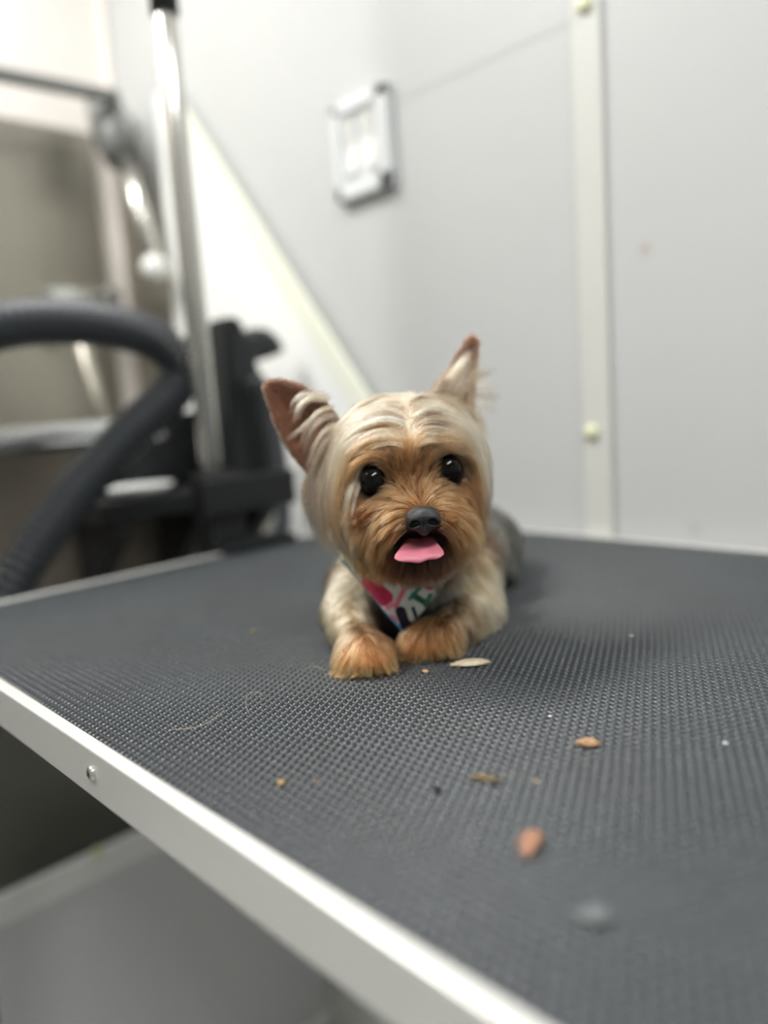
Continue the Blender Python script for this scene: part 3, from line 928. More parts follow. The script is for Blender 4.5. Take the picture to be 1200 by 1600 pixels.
def field(p, n, sig=.0075):
    """hair direction, length, lift, colours at surface points p with normals n"""
    N = len(p)
    D = np.empty((N, 3)); Le = np.empty(N); Li = np.empty(N); C0 = np.empty((N, 3)); C1 = np.empty((N, 3))
    for s in range(0, N, 4000):
        q = p[s:s + 4000]; m = n[s:s + 4000]
        d2 = ((q[:, None] - gpos[None]) ** 2).sum(2)
        w = np.exp(-d2 / (2 * sig * sig)) + 1e-9 / (1 + d2 * 1e5)
        tot = w.sum(1)
        # generic coat where no guide is near: backwards and down
        back = np.tile(unit(np.array([-.40, .85, -.75])), (len(q), 1))
        face = m @ HFW
        away = np.clip((np.sqrt(d2.min(1)) - .012) / .012, 0, 1)
        wg = away[:, None]
        wn = w / tot[:, None]
        head = (q @ HUP > NECKY @ HUP) & ((q - SKULL[0]) @ HFW > -.06)
        gcol = np.where(head[:, None], s2l(ASH), s2l(STL))
        D[s:s + 4000] = (wn @ gdir) * (1 - wg) + back * wg
        Le[s:s + 4000] = (wn @ glen) * (1 - away) + np.where(head, .022, .013) * away
        Li[s:s + 4000] = (wn @ glift) * (1 - away) + .3 * away
        C0[s:s + 4000] = (wn @ gc0) * (1 - wg) + gcol * wg
        C1[s:s + 4000] = (wn @ gc1) * (1 - wg) + gcol * wg
    return unit(D), Le, Li, C0, C1


def ear_mask(p):
    m = np.zeros(len(p), int)
    for k, E_ in ((1, EARL), (2, EARR)):
        e = ear_d(p, E_)
        far = dog_sdf(p, False)
        m[(e < .0032) & (far > .0025)] = k
    return m


# body colour under the coat
nv = grad(dv)
_, _, _, bc, _ = field(dv, nv)
em = ear_mask(dv)
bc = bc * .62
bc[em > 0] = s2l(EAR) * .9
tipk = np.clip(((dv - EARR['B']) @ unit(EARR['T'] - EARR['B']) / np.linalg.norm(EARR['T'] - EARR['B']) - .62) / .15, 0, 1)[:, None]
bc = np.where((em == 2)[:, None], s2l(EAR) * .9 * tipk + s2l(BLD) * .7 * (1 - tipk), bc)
for (c, r) in (EYE_L, EYE_R):
    k = np.clip(1 - (np.linalg.norm(dv - c, axis=1) - r) / .005, 0, 1)[:, None]
    bc = bc * (1 - k) + s2l((26, 20, 18)) * k
k = np.clip(1 - sd_ell(dv, *MOUTH) / .004, 0, 1)[:, None]
bc = bc * (1 - k) + s2l((36, 22, 18)) * k
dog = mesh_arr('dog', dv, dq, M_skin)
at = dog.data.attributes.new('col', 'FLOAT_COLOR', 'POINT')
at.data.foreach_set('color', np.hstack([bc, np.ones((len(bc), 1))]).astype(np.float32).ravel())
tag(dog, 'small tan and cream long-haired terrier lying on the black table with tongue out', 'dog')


def sample(V, Q, n, mask_face):
    q = Q[mask_face]
    T_ = np.vstack([q[:, [0, 1, 2]], q[:, [0, 2, 3]]])
    a, b, c = V[T_[:, 0]], V[T_[:, 1]], V[T_[:, 2]]
    ar = np.linalg.norm(np.cross(b - a, c - a), axis=1)
    i = rng.choice(len(T_), n, p=ar / ar.sum())
    u, v = rng.random(n), rng.random(n)
    f = u + v > 1
    u[f], v[f] = 1 - u[f], 1 - v[f]
    return a[i] + u[:, None] * (b[i] - a[i]) + v[:, None] * (c[i] - a[i])


def keep_roots(p):
    ok = np.ones(len(p), bool)
    for (c, r) in (EYE_L, EYE_R):
        ok &= np.linalg.norm(p - c, axis=1) > r * 1.22
    ok &= np.linalg.norm((p - NOSEC) @ CAMAX.T / np.array([.0115, .0098, .012]), axis=1) > 1
    ok &= sd_ell(p, *MOUTH) > .0012
    ok &= p[:, 2] > TZ + .003
    return ok


def trace(p, K, smooth=.35):
    n = grad(p)
    D, Le, Li, C0, C1 = field(p, n)
    Le = Le * rng.uniform(.82, 1.12, len(p))
    P = np.empty((len(p), K, 3)); P[:, 0] = p
    lay = rng.uniform(.55, 1.45, len(p))
    d = unit(D - n * (D * n).sum(1, keepdims=True) + n * Li[:, None])
    q = p.copy()
    for k in range(1, K):
        q = q + d * (Le / (K - 1))[:, None]
        s = dog_sdf(q)
        nn_ = grad(q)
        off = np.minimum(.0006 + .0040 * np.sqrt(k / (K - 1)) * np.minimum(Le / .03, 1), .0045)
        off = np.where(Le > .028, .0006 + .0046 * lay * min(1, 2.2 * k / (K - 1)), off)
        q = q + nn_ * np.maximum(off - s, 0)[:, None]
        pull = np.where(Le > .028, np.clip(s - off, 0, .02) * .7 * (1 - .5 * k / K), 0)
        q = q - nn_ * pull[:, None]
        for (c, r) in (EYE_L, EYE_R):                    # hair does not cross an eye
            w = q - c; l = np.linalg.norm(w, axis=1)
            m = l < r * 1.12
            q[m] = c + w[m] / l[m][:, None] * r * 1.12
        q[:, 2] = np.maximum(q[:, 2], TZ + .0012)
        P[:, k] = q
        D2 = field(q, nn_, .009)[0]
        near = (s < .010)[:, None]
        di = np.minimum((D2 * nn_).sum(1, keepdims=True), 0)
        D2 = np.where(near, D2 - nn_ * di, D2)
        D2 = D2 + np.array([0, 0, -.25]) * (k / K)
        d = unit(d * smooth + unit(D2) * (1 - smooth))
    return P, Le, C0, C1


def knn3(a, b, k=3):
    I = np.empty((len(a), k), int); Dd = np.empty((len(a), k))
    for s in range(0, len(a), 3000):
        d2 = (a[s:s + 3000] ** 2).sum(1)[:, None] + (b ** 2).sum(1)[None] - 2 * a[s:s + 3000] @ b.T
        i = np.argpartition(d2, k, axis=1)[:, :k]
        dd = np.take_along_axis(d2, i, 1)
        o = np.argsort(dd, 1)
        I[s:s + 3000] = np.take_along_axis(i, o, 1); Dd[s:s + 3000] = np.take_along_axis(dd, o, 1)
    return I, np.sqrt(np.maximum(Dd, 0))


def hair_object(name, P, rad, col, parent, m=None):
    """P (n,k,3), rad (n,) root radius, col (n,k,3)"""
    n, k, _ = P.shape
    cu_ = bpy.data.hair_curves.new(name)
    cu_.add_curves([k] * n)
    cu_.attributes['position'].data.foreach_set('vector', P.astype(np.float32).ravel())
    ra = cu_.attributes.get('radius') or cu_.attributes.new('radius', 'FLOAT', 'POINT')
    taper = np.interp(np.linspace(0, 1, k), [0, .6, 1], [1, .9, .15])
    ra.data.foreach_set('value', (rad[:, None] * taper[None]).astype(np.float32).ravel())
    ca = cu_.attributes.new('col', 'FLOAT_COLOR', 'POINT')
    ca.data.foreach_set('color', np.concatenate([np.clip(col, 0.002, .9), np.ones((n, k, 1))], 2).astype(np.float32).ravel())
    cu_.materials.append(m or M_hair)
    return link(bpy.data.objects.new(name, cu_), parent)


def coat(name, mask_face, n_guides, n_hair, K, rad, parent, clump=.62, var=.14, jit=.00030):
    gp = sample(dv, dq, n_guides, mask_face); gp = gp[keep_roots(gp)]
    GP, GL, GC0, GC1 = trace(gp, K)
    hp_ = sample(dv, dq, n_hair, mask_face); hp_ = hp_[keep_roots(hp_)]
    I, Dd = knn3(hp_, gp)
    w = 1 / (Dd + .0006); w /= w.sum(1, keepdims=True)
    rel = GP - GP[:, :1]
    P = hp_[:, None] + (w[:, :, None, None] * rel[I]).sum(1)
    t = np.linspace(0, 1, K)
    cl = (clump * t ** .8)[None, :, None] * rng.uniform(.5, 1, len(hp_))[:, None, None]
    P = P * (1 - cl) + GP[I[:, 0]] * cl
    P += (rng.normal(0, jit, (len(hp_), 1, 3)) * t[None, :, None] * 2)
    scale = rng.uniform(.75, 1.0, len(hp_))
    P = P[:, :1] + (P - P[:, :1]) * scale[:, None, None]
    P[:, :, 2] = np.maximum(P[:, :, 2], TZ + .0008)
    gv = np.exp(rng.normal(0, var, len(gp))) * rng.choice([.62, 1.0, 1.38], len(gp), p=[.22, .56, .22])
    hv = gv[I[:, 0]] * np.exp(rng.normal(0, .10, len(hp_)))
    c0 = (w[:, :, None] * GC0[I]).sum(1); c1 = (w[:, :, None] * GC1[I]).sum(1)
    col = (c0[:, None] * (1 - t)[None, :, None] + c1[:, None] * t[None, :, None]) * hv[:, None, None]
    return hair_object(name, P, rad * rng.uniform(.7, 1.15, len(hp_)), col, parent)


fc = dv[dq].mean(1)
fem = ear_mask(fc)
hd = ((fc - NECKY) @ HUP > 0) & ((fc - SKULL[0]) @ HFW > -.058) & (fem == 0)
front = grad(fc) @ HFW
leg = (~hd) & (fem == 0) & ((fc - L(640, 960, .595)) @ HFW > 0)
lr = (fc - L(622, 960, .55)) @ cr
coat('head_fur', hd & (front > -.35), 2600, 52000, 11, .000125, dog)
coat('head_fur', hd & (front <= -.35), 500, 8000, 7, .00016, dog)
coat('foreleg_fur', leg & (lr < 0), 900, 15000, 7, .00013, dog, clump=.82, var=.2)
coat('foreleg_fur', leg & (lr >= 0), 900, 15000, 7, .00013, dog, clump=.82, var=.2)
coat('body_fur', (~hd) & (~leg) & (fem == 0), 900, 16000, 6, .00016, dog)


# ---- ears: short dense fur and long fringes
def short_fur(name, k, n, ln, colr, along, basec=None):
    p = sample(dv, dq, n, fem == k)
    nn_ = grad(p)
    d = unit(along - nn_ * (nn_ @ along)[:, None] + nn_ * .35 + rng.normal(0, .2, p.shape))
    t = np.linspace(0, 1, 4)
    P = p[:, None] + d[:, None] * (t[None, :, None] * (ln * rng.uniform(.6, 1.1, n))[:, None, None])
    cc_ = np.tile(s2l(colr), (n, 1))
    if basec is not None:
        tk = np.clip(((p - EARR['B']) @ unit(EARR['T'] - EARR['B']) / np.linalg.norm(EARR['T'] - EARR['B']) - .62) / .15, 0, 1)[:, None]
        cc_ = cc_ * tk + s2l(basec) * (1 - tk)
    c = np.repeat(cc_[:, None], 4, 1) * np.exp(rng.normal(0, .16, n))[:, None, None]
    return hair_object(name, P, .00013 * np.ones(n), c, dog)


short_fur('ear_fur', 1, 7000, .004, EAR, unit(EARL['T'] - EARL['B']))
short_fur('ear_fur', 2, 5000, .005, EAR, unit(EARR['T'] - EARR['B']), (112, 94, 80))


def locks(name, items, parent, K=9):
    """items: (polyline of (px, py, depth), count, root spread mm, tip spread mm, colour, radius)"""
    PP, RR, CC = [], [], []
    for (pl, n, s0, s1, colr, rad) in items:
        path = spline([L(*q) for q in pl], K)
        t = np.linspace(0, 1, K)
        o = rng.normal(0, 1, (n, 1, 3)); o2 = rng.normal(0, 1, (n, 1, 3))
        off = o * s0 * 1e-3 * (1 - t)[None, :, None] + (o * .5 + o2 * .7) * s1 * 1e-3 * t[None, :, None]
        P = path[None] + off
        st = rng.uniform(.8, 1.0, n)[:, None, None]
        P = P[:, :1] + (P - P[:, :1]) * st
        PP.append(P); RR.append(np.full(n, rad))
        CC.append(np.tile(s2l(colr), (n, K, 1)) * np.exp(rng.normal(0, .12, n))[:, None, None])
    return hair_object(name, np.concatenate(PP), np.concatenate(RR), np.concatenate(CC), parent)


T1 = .00013
E_ = .516
locks('ear_fringe', [
 ([(512, 622, .516), (482, 622, .509), (464, 638, .507), (458, 662, .509)], 60, 1.3, .9, CRM, T1),
 ([(508, 618, .518), (476, 614, .511), (458, 628, .510), (454, 648, .511)], 34, .9, .8, PAL, T1),
 ([(520, 636, .513), (494, 644, .506), (476, 668, .505), (466, 700, .509)], 44, .9, .8, CRM, T1),
 ([(522, 648, .511), (497, 658, .505), (480, 682, .504), (470, 716, .509)], 60, 1.3, 1.1, ASH, T1),
 ([(526, 662, .509), (504, 676, .503), (488, 702, .503), (476, 736, .509)], 60, 1.2, 1.1, PAL, T1),
 ([(528, 674, .508), (508, 694, .502), (492, 724, .503), (480, 762, .510)], 70, 1.4, 1.4, ASH, T1),
 ([(530, 684, .507), (513, 710, .501), (500, 745, .503), (490, 785, .510)], 70, 1.3, 1.4, CRM, T1),
 ([(516, 640, .514), (486, 656, .507), (464, 676, .507), (446, 690, .511)], 34, 1.2, 1.2, BLD, T1),
 ([(518, 690, .508), (500, 720, .506), (486, 760, .510), (476, 795, .518)], 140, 2.6, 2.4, ASH, T1),
 ([(516, 705, .510), (496, 745, .512), (484, 785, .517), (482, 820, .522)], 140, 2.8, 2.6, BLD, T1),
 ([(512, 720, .512), (494, 762, .513), (488, 802, .518), (496, 842, .522)], 160, 2.8, 2.6, GRY, T1),
 ([(500, 730, .518), (482, 756, .520), (476, 780, .522), (478, 806, .524)], 60, 2.4, 1.6, TAN, T1),
 ([(520, 705, .508), (508, 755, .503), (508, 810, .502), (522, 872, .506)], 200, 3.0, 2.6, BLD, T1),
 ([(518, 720, .509), (500, 770, .506), (500, 825, .506), (514, 866, .508)], 200, 3.0, 2.6, ASH, T1),
 ([(510, 715, .511), (494, 765, .509), (493, 815, .510), (506, 856, .512)], 160, 3.0, 2.6, GRY, T1),
 ([(524, 700, .506), (513, 750, .500), (514, 810, .499), (528, 884, .503)], 60, 1.2, 1.2, CRM, T1),
 ([(514, 705, .508), (502, 752, .504), (500, 800, .504), (510, 850, .507)], 50, 1.0, 1.2, PAL, T1),
 ([(508, 712, .510), (493, 750, .508), (489, 790, .510), (494, 826, .514)], 40, .9, 1.0, CRM, T1),
], dog)
locks('ear_fringe', [
 ([(712, 622, .545), (735, 590, .542), (755, 580, .541), (776, 577, .541)], 60, 2.2, 1.2, ASH, T1),
 ([(715, 628, .543), (738, 604, .540), (760, 598, .539), (781, 601, .539)], 60, 2.4, 1.3, PAL, T1),
 ([(715, 634, .541), (740, 620, .538), (764, 616, .537), (785, 622, .538)], 45, 2.4, 1.6, ASH, T1),
 ([(712, 638, .539), (738, 632, .536), (762, 634, .535), (782, 645, .536)], 45, 2.4, 1.8, PAL, T1),
 ([(700, 632, .543), (712, 600, .541), (728, 575, .541), (748, 556, .543)], 190, 3.2, 2.2, ASH, T1),
 ([(692, 628, .543), (702, 598, .541), (722, 566, .541), (738, 545, .543)], 190, 2.6, 2.0, PAL, T1),
 ([(706, 634, .541), (722, 606, .539), (740, 586, .539), (756, 572, .541)], 170, 3.0, 2.2, BLD, T1),
 ([(686, 632, .540), (694, 604, .540), (708, 580, .541), (722, 562, .543)], 120, 2.6, 1.8, BLD, T1),
 ([(718, 645, .536), (738, 644, .533), (752, 662, .532), (760, 690, .533)], 110, 2.6, 2.0, BLD, T1),
 ([(728, 660, .533), (746, 672, .530), (758, 700, .529), (764, 735, .531)], 120, 2.4, 2.0, PAL, T1),
 ([(734, 690, .528), (750, 712, .526), (758, 750, .526), (758, 800, .527)], 120, 2.4, 2.2, BLD, T1),
], dog)


def hit(px, py):
    v = ray(px, py); t = .40; bd, bt_ = 9., t
    for _ in range(70):
        d = dog_sdf((CAM + v * t)[None], False)[0]
        if d < bd: bd, bt_ = d, t
        if d < 5e-4 or t > .62: break
        t += max(d * .85, 5e-4)
    return bt_


def slocks(items, lift=.0086):
    """long combed locks lying over the coat: (picture polyline, count, root mm, tip mm, colour)"""
    out = []
    for (pl, n, s0, s1, colr) in items:
        dp = [hit(*q) for q in pl]
        k = len(pl)
        out.append(([(q[0], q[1], d - lift * (.1 if i == 0 else (.8 if i == 1 else 1))) for i, (q, d) in enumerate(zip(pl, dp))], n, s0, s1, colr, T1))
    return out


LK, LK0 = [], []
mixc = lambda a, b, t: tuple(np.array(a) * (1 - t) + np.array(b) * t)
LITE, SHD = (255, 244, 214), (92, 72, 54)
# left of the parting: arcs that rise a little from the parting, cross over the brow and hang down the cheek
arcs = [((630, 694), (608, 688), (582, 694), (558, 716), (543, 755), (537, 805), (536, 855)),
        ((631, 684), (604, 676), (575, 683), (548, 710), (532, 755), (525, 810), (526, 862)),
        ((630, 672), (600, 663), (568, 672), (540, 702), (522, 750), (514, 800), (515, 850)),
        ((630, 656), (598, 648), (562, 660), (532, 695), (514, 745), (506, 790), (508, 832)),
        ((628, 640), (594, 634), (556, 650), (528, 685), (510, 730), (502, 772), (503, 815)),
        ((622, 626), (590, 626), (556, 642), (530, 672), (514, 710), (504, 750), (502, 790))]
for i, pl in enumerate(arcs):
    KS = LK0 if i == 0 else LK
    for k in range(13):
        o = rng.uniform(-1, 1); st = rng.uniform(0, 1)
        q = np.array(pl, float); q += np.array([o * 2.0, o * 5.5 + rng.normal(0, 1.5)])
        n0 = rng.choice([0, 0, 1, 2]); n1 = rng.integers(5, 8)
        q = q[n0:n1]
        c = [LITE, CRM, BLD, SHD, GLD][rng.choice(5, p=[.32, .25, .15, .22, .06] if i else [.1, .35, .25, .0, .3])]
        KS.append((q, int(rng.integers(20, 44)), .8, rng.uniform(.5, 1.1), c))
arcr = [((650, 694), (666, 686), (692, 688), (718, 702), (738, 726), (748, 756), (750, 790)),
        ((650, 684), (670, 673), (698, 676), (726, 692), (746, 720), (756, 752), (757, 790)),
        ((649, 670), (670, 657), (700, 660), (730, 678), (750, 706), (760, 740), (761, 775)),
        ((648, 654), (668, 642), (698, 645), (730, 664), (752, 692), (761, 722), (762, 750)),
        ((646, 636), (664, 627), (694, 632), (724, 650), (746, 676), (757, 702), (760, 728))]
for i, pl in enumerate(arcr):
    KS = LK0 if i == 0 else LK
    for k in range(12):
        o = rng.uniform(-1, 1)
        q = np.array(pl, float); q += np.array([o * 2.0, o * 5.0 + rng.normal(0, 1.5)])
        n0 = rng.choice([0, 0, 1, 2]); n1 = rng.integers(5, 8)
        q = q[n0:n1]
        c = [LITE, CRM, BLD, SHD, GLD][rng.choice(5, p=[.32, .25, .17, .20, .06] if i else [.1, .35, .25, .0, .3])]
        KS.append((q, int(rng.integers(20, 44)), .8, rng.uniform(.5, 1.1), c))
# moustache and cheek locks
for (pl, c) in [(((612, 812), (590, 828), (576, 855), (570, 890)), GLD), (((606, 806), (582, 824), (566, 852), (560, 885)), PAL), (((600, 822), (584, 845), (578, 872), (580, 902)), GLD),
                (((594, 800), (568, 816), (552, 845), (548, 880)), TAN), (((620, 822), (602, 842), (594, 868), (594, 896)), TAN), (((586, 795), (562, 806), (546, 826), (540, 856)), DTN),
                (((704, 800), (728, 808), (742, 832), (744, 868)), GLD), (((700, 790), (728, 796), (746, 818), (750, 850)), TAN), (((696, 806), (716, 816), (730, 840), (732, 872)), TAN),
                (((560, 745), (546, 790), (541, 835), (546, 884)), PAL), (((552, 740), (538, 790), (532, 840), (538, 884)), LITE)]:
    for k in range(5):
        q = np.array(pl, float) + rng.normal(0, 3.5, 2)
        LK.append((q, int(rng.integers(14, 26)), .9, .8, mixc(c, DTN, rng.uniform(0, .35))))
locks('head_locks', slocks(LK) + slocks(LK0, .0052), dog, 12)

# ---- eyes, nose, tongue
for (c, r) in (EYE_L, EYE_R):
    bm = bmesh.new()
    bmesh.ops.create_uvsphere(bm, u_segments=32, v_segments=20, radius=r)
    for v in bm.verts: v.co += Vector(c)
    bm_obj('eye', bm, M_eye, dog, smooth=True)


def nose_sdf(p):
    q = (p - NOSEC) @ CAMAX.T
    def el(c, r):
        z = q - np.array(c); r = np.array(r)
        k0 = np.linalg.norm(z / r, axis=1); k1 = np.linalg.norm(z / (r * r), axis=1) + 1e-9
        return k0 * (k0 - 1) / k1
    d = el((0, .0018, 0), (.0098, .0062, .0088))
    d = smin(d, el((-.0052, -.0012, .001), (.0048, .0052, .0068)), .003)
    d = smin(d, el((.0052, -.0012, .001), (.0048, .0052, .0068)), .003)
    d = smin(d, el((0, -.0052, -.0005), (.0040, .0050, .0062)), .003)
    for s in (-1, 1):
        d = smax(d, -el((s * .0050, -.0022, .0072), (.0026, .0019, .0042)), .0012)
        d = smax(d, -el((s * .0076, -.0034, .0058), (.0022, .0011, .0040)), .0010)
    d = smax(d, -el((0, -.006, .0068), (.0004, .0050, .0016)), .0006)
    return d


vv, qq = surface_nets(nose_sdf, NOSEC - .0135, NOSEC + .0135, .0006)
for _ in range(2):
    vv = vv - nose_sdf(vv)[:, None] * grad(vv, nose_sdf, 1e-4)
mesh_arr('nose', vv, qq, M_nose, dog)

# tongue: a wide curled slab coming out between the lips
U, Vn = 22, 18
tc0, tc1, tc2 = L(656, 840, .470), L(655, 858, .4515), L(655, 872, .4475)
top, bot = [], []
lat = unit(tc0 - tc0 + HXA)
for i in range(Vn):
    s = i / (Vn - 1)
    c = (1 - s) ** 2 * tc0 + 2 * s * (1 - s) * tc1 + s * s * tc2
    tg = unit(2 * (1 - s) * (tc1 - tc0) + 2 * s * (tc2 - tc1))
    nrm = unit(np.cross(tg, lat)); nrm = nrm if nrm @ HFW > 0 else -nrm
    wd = np.interp(s, [0, .35, .7, .88, 1.0], [.0085, .0112, .0143, .0148, .0128])
    for j in range(U):
        u = -1 + 2 * j / (U - 1)
        bow = -.0011 * (1 - abs(u)) ** 2 * (1 - s * .5) + .0005 * math.sin(u * 5 + .7) * s
        sag = -.0022 * s ** 3 * (1 - u * u) - .0004 * math.cos(u * 7) * s ** 4
        p = c + lat * wd * u + nrm * bow + HUP * sag
        e = max(0, 1 - abs(u) ** 6) * (1 - s ** 10)
        top.append(p + nrm * .0011 * e); bot.append(p - nrm * .0016 * (0.25 + .75 * e))
f = []
n0 = U * Vn
for i in range(Vn - 1):
    for j in range(U - 1):
        a = i * U + j
        f.append((a, a + 1, a + U + 1, a + U)); f.append((n0 + a, n0 + a + U, n0 + a + U + 1, n0 + a + 1))
for i in range(Vn - 1):
    a = i * U; b = i * U + U - 1
    f.append((a, a + U, n0 + a + U, n0 + a)); f.append((b, n0 + b, n0 + b + U, b + U))
for j in range(U - 1):
    a = j; b = (Vn - 1) * U + j
    f.append((a, n0 + a, n0 + a + 1, a + 1)); f.append((b, b + 1, n0 + b + 1, n0 + b))
tg_o = mesh_np('tongue', top + bot, f, M_tongue, dog)
tag(tg_o, 'pink tongue hanging out of the open mouth')

# ---- bandana: triangular printed cotton scarf, tied round the neck
NU, NV = 200, 150
pts, cols = [], []
W0 = np.array([.78, .80, .78])
def paint(x, y):
    """print on the cloth, x and y in picture-like units on the cloth"""
    c = np.tile(s2l((205, 212, 208)), (len(x), 1))
    def seg(ax, ay, bx, by, w):
        t = np.clip(((x - ax) * (bx - ax) + (y - ay) * (by - ay)) / ((bx - ax) ** 2 + (by - ay) ** 2), 0, 1)
        return np.hypot(x - ax - t * (bx - ax), y - ay - t * (by - ay)) < w
    items = [((575, 908, 604, 934, 11), (196, 56, 84)), ((590, 930, 600, 938, 9), (190, 50, 90)), ((632, 920, 618, 948, 3.5), (222, 120, 140)),
             ((646, 930, 668, 944, 5), (34, 92, 74)), ((664, 945, 672, 930, 4), (40, 110, 80)), ((655, 918, 640, 935, 3), (46, 120, 110)), ((667, 912, 671, 918, 5), (206, 60, 96)),
             ((700, 912, 684, 944, 6), (226, 190, 40)), ((626, 955, 632, 972, 8), (42, 34, 58)), ((645, 950, 650, 965, 3), (50, 44, 70)), ((606, 950, 612, 944, 4), (226, 140, 160)),
             ((690, 898, 704, 892, 5), (96, 150, 186)), ((660, 965, 668, 955, 4), (52, 120, 90)), ((630, 985, 636, 978, 9), (30, 28, 40)), ((600, 895, 620, 905, 6), (60, 140, 150)), ((640, 900, 655, 905, 5), (226, 190, 60)), ((560, 888, 566, 895, 4), (206, 60, 96)), ((612, 962, 618, 968, 3), (226, 120, 150))]
    for (a, k) in items:
        c[seg(*a)] = s2l(k)
    # bound edge: green above, blue lower on the left; pale blue-green on the right
    c[seg(532, 874, 575, 930, 4.2)] = s2l((70, 132, 112))
    c[seg(575, 930, 632, 992, 4.2)] = s2l((92, 156, 206))
    c[seg(714, 890, 640, 992, 2.2)] = s2l((120, 160, 140))
    return c
for j in range(NV):
    v = j / (NV - 1)
    for i in range(NU):
        u = i / (NU - 1)
        # top row goes PL - TL - TR - PR, everything converges on the point
        topx = 532 + (716 - 532) * u
        topy = 874 + 12 * u + 14 * math.sin(math.pi * u)
        x = topx + (631 - topx) * v; y = topy + (990 - topy) * v
        arch = math.sin(math.pi * u) * (1 - v)
        dep = .538 + .004 * (u - .5) - .022 * math.sin(math.pi * u) ** .8 * (1 - v) - .016 * v
        dep += .0011 * math.sin(u * 17 + v * 5) * (1 - v) * 1.2 + .0008 * math.sin(v * 13 + u * 9)
        pts.append(L(x, y, dep)); cols.append((x, y))
pts = np.array(pts)
cols = np.array(cols)
cols = paint(cols[:, 0], cols[:, 1])
f = [(j * NU + i, j * NU + i + 1, (j + 1) * NU + i + 1, (j + 1) * NU + i) for j in range(NV - 1) for i in range(NU - 1)]
ban = mesh_np('bandana', pts, f, M_bandana, dog)
a_ = ban.data.attributes.new('col', 'FLOAT_COLOR', 'POINT')
a_.data.foreach_set('color', np.hstack([np.array(cols), np.ones((len(cols), 1))]).astype(np.float32).ravel())
so = ban.modifiers.new('thickness', 'SOLIDIFY'); so.thickness = .0009; so.offset = 0
tag(ban, 'white cotton bandana printed with pink, blue, green and yellow strokes')
nb = []
nc = L(640, 872, .585)
for i in range(25):
    a = math.pi * (i / 24)
    p = nc + cr * math.cos(a) * .0395 * -1 + cf * (math.sin(a) * .036 - .014) + cu * (.004 * math.sin(a))
    nb.append(p)
tube('neckband', nb, .0030, mat('bandana_band', (96, 150, 160), 0.8), ban, 10)
# ------------------------------------------------------------------ clippings and crumbs on the mat
def tuft(name, px, py, ln, wd, ang, n, colr, label, cat='hair clipping', curve=.15, h=.0022):
    """flat lock of cut hair lying on the mat; ang is the direction in the table plane as seen (degrees)"""
    c = G(px, py, .0012)
    d = unit(np.array([cr[0], cr[1], 0])) * math.cos(math.radians(ang)) + FWD * math.sin(math.radians(ang)) * -1
    d = unit(d); e = np.array([-d[1], d[0], 0])
    V, F = [], []
    for k in range(n):
        o = rng.normal(0, 1)
        l = ln * rng.uniform(.6, 1)
        o2 = rng.normal(0, .35)
        t = np.linspace(-.5, .5, 6)
        fan = np.interp(t, [-.5, 0, .5], [.35, 1, .7])
        P = c + d * (t * l)[:, None] + e * (o * wd * .4 * fan + curve * ln * (t * t * 4 - .5) * .5 + o2 * wd * .3 * t)[:, None]
        P[:, 2] += h * abs(rng.normal(0, .5)) * (1 - (2 * t) ** 2) + rng.uniform(0, .0006)
        r = .00022 * np.interp(t, [-.5, -.2, .3, .5], [.5, 1, 1, .3])
        v, f = tube_data(P, list(r), 4)
        b = len(V)
        V += v; F += [tuple(q + b for q in ff) for ff in f]
    o = mesh_np(name, V, F, mat(name + '_fibre', colr, .55, noise=.2, nscale=800))
    return tag(o, label, cat, 'hair clippings on the mat')


def crumb(name, px, py, r, colr, label, cat='crumb', sq=(1, .7, .5)):
    c = G(px, py, r * sq[2] * .8)
    bm = bmesh.new()
    bmesh.ops.create_icosphere(bm, subdivisions=2, radius=1)
    for v in bm.verts:
        k = 1 + .25 * math.sin(v.co.x * 5 + px) + .2 * math.sin(v.co.y * 6 + py)
        v.co = Vector((c[0] + v.co.x * r * sq[0] * k, c[1] + v.co.y * r * sq[1] * k, c[2] + v.co.z * r * sq[2]))
    o = bm_obj(name, bm, mat(name + '_grain', colr, .7, noise=.2, nscale=600), None, True)
    return tag(o, label, cat, 'specks on the mat')


def strand(name, pxs, rad, colr, label):
    P = spline([G(x, y, .0012 + .0008 * math.sin(i * 1.7) ** 2) for i, (x, y) in enumerate(pxs)], 24)
    rr = rad * np.interp(np.linspace(0, 1, 24), [0, .2, .8, 1], [.4, 1, 1, .3])
    o = tube(name, P, list(rr), mat(name + '_fibre', colr, .5), None, 5)
    return tag(o, label, 'hair', 'loose hairs on the mat')


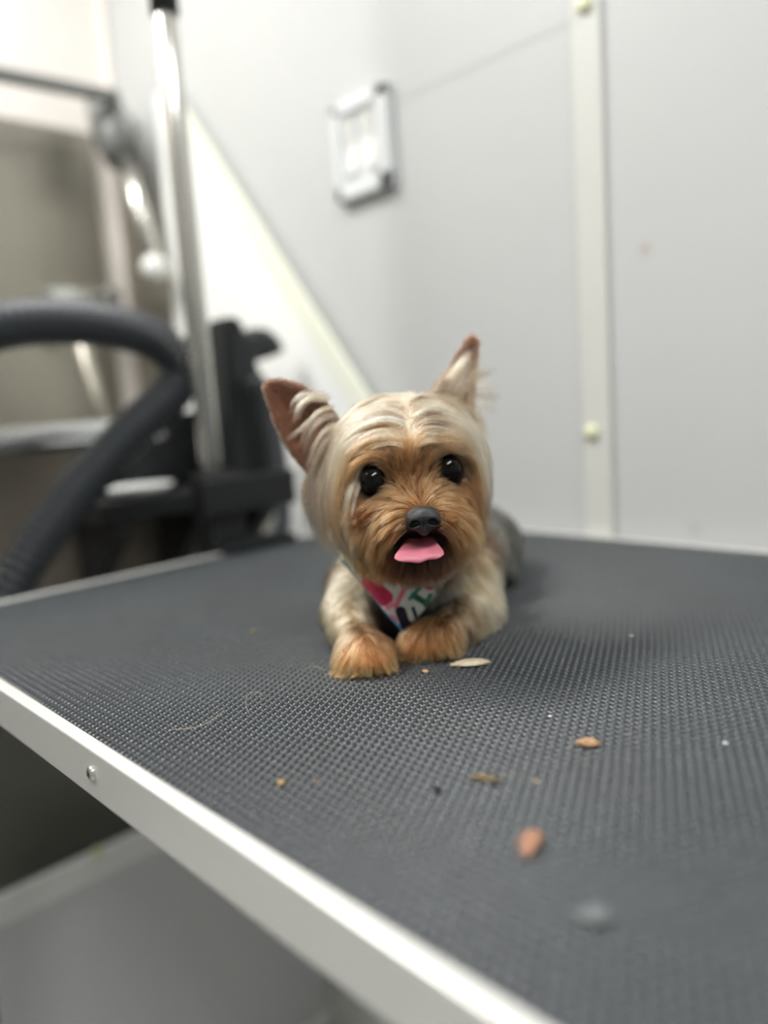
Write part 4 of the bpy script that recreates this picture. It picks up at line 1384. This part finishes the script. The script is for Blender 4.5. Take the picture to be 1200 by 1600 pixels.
tuft('hair_tuft', 735, 1040, .027, .0042, 4, 90, (232, 220, 192), 'pale cream tuft of cut hair beside the dog front paw', curve=.12)
tuft('hair_tuft', 831, 1322, .020, .0042, 68, 130, (186, 142, 116), 'orange brown tuft of cut hair nearest the camera on the mat', curve=.05)
tuft('hair_tuft', 918, 1166, .0125, .0034, -14, 80, (206, 168, 128), 'small tan tuft of cut hair on the mat, farthest to the right', curve=.1)
tuft('hair_tuft', 757, 1223, .016, .0012, -18, 22, (150, 128, 88), 'thin straw-like brown wisp of hair beside the black speck', curve=.1)
tuft('hair_tuft', 930, 1437, .012, .006, -10, 70, (128, 134, 134), 'grey fluff of dust on the mat near its front edge', curve=.1, h=.001)
tuft('hair_tuft', 397, 989, .008, .002, 10, 14, (140, 130, 90), 'tiny yellowish wisp on the mat left of the dog', curve=.1, h=.001)
crumb('crumb', 665, 1051, .0022, (196, 160, 120), 'tan crumb just in front of the dog paws')
crumb('crumb', 440, 1226, .0021, (178, 152, 102), 'tan crumb on the mat towards the silver edge', sq=(1, .8, .6))
crumb('crumb', 495, 1222, .0012, (150, 112, 92), 'reddish speck on the mat right of a tan crumb')
crumb('crumb', 682, 1236, .0019, (14, 15, 20), 'black speck on the mat beside the straw wisp')
crumb('crumb', 838, 1223, .0015, (176, 164, 122), 'small beige crumb on the mat between two hair tufts')
crumb('crumb', 1133, 1163, .0015, (206, 210, 208), 'white speck near the right edge of the picture')
crumb('crumb', 987, 995, .0017, (176, 180, 182), 'pale speck on the far right part of the mat')
crumb('crumb', 860, 1120, .0010, (222, 222, 216), 'tiny white speck right of the dog paws on the mat')
strand('loose_hair', [(262, 1143), (290, 1144), (318, 1136), (342, 1122), (352, 1112)], .00016, (196, 184, 158), 'curved pale loose hair on the mat near the left edge')
strand('loose_hair', [(392, 1122), (385, 1108), (386, 1092), (400, 1086), (414, 1092)], .00013, (170, 164, 148), 'hooked fine loose hair on the mat left of the paws')
strand('loose_hair', [(852, 1330), (878, 1326), (903, 1318)], .00018, (132, 140, 138), 'short grey loose hair beside the orange hair tuft')
strand('loose_hair', [(780, 1218), (797, 1215), (815, 1218)], .00016, (150, 142, 118), 'short beige loose hair at the end of the straw wisp')
strand('loose_hair', [(470, 1050), (492, 1046), (510, 1052)], .00013, (180, 172, 150), 'fine loose hair next to the dog paw on the left')
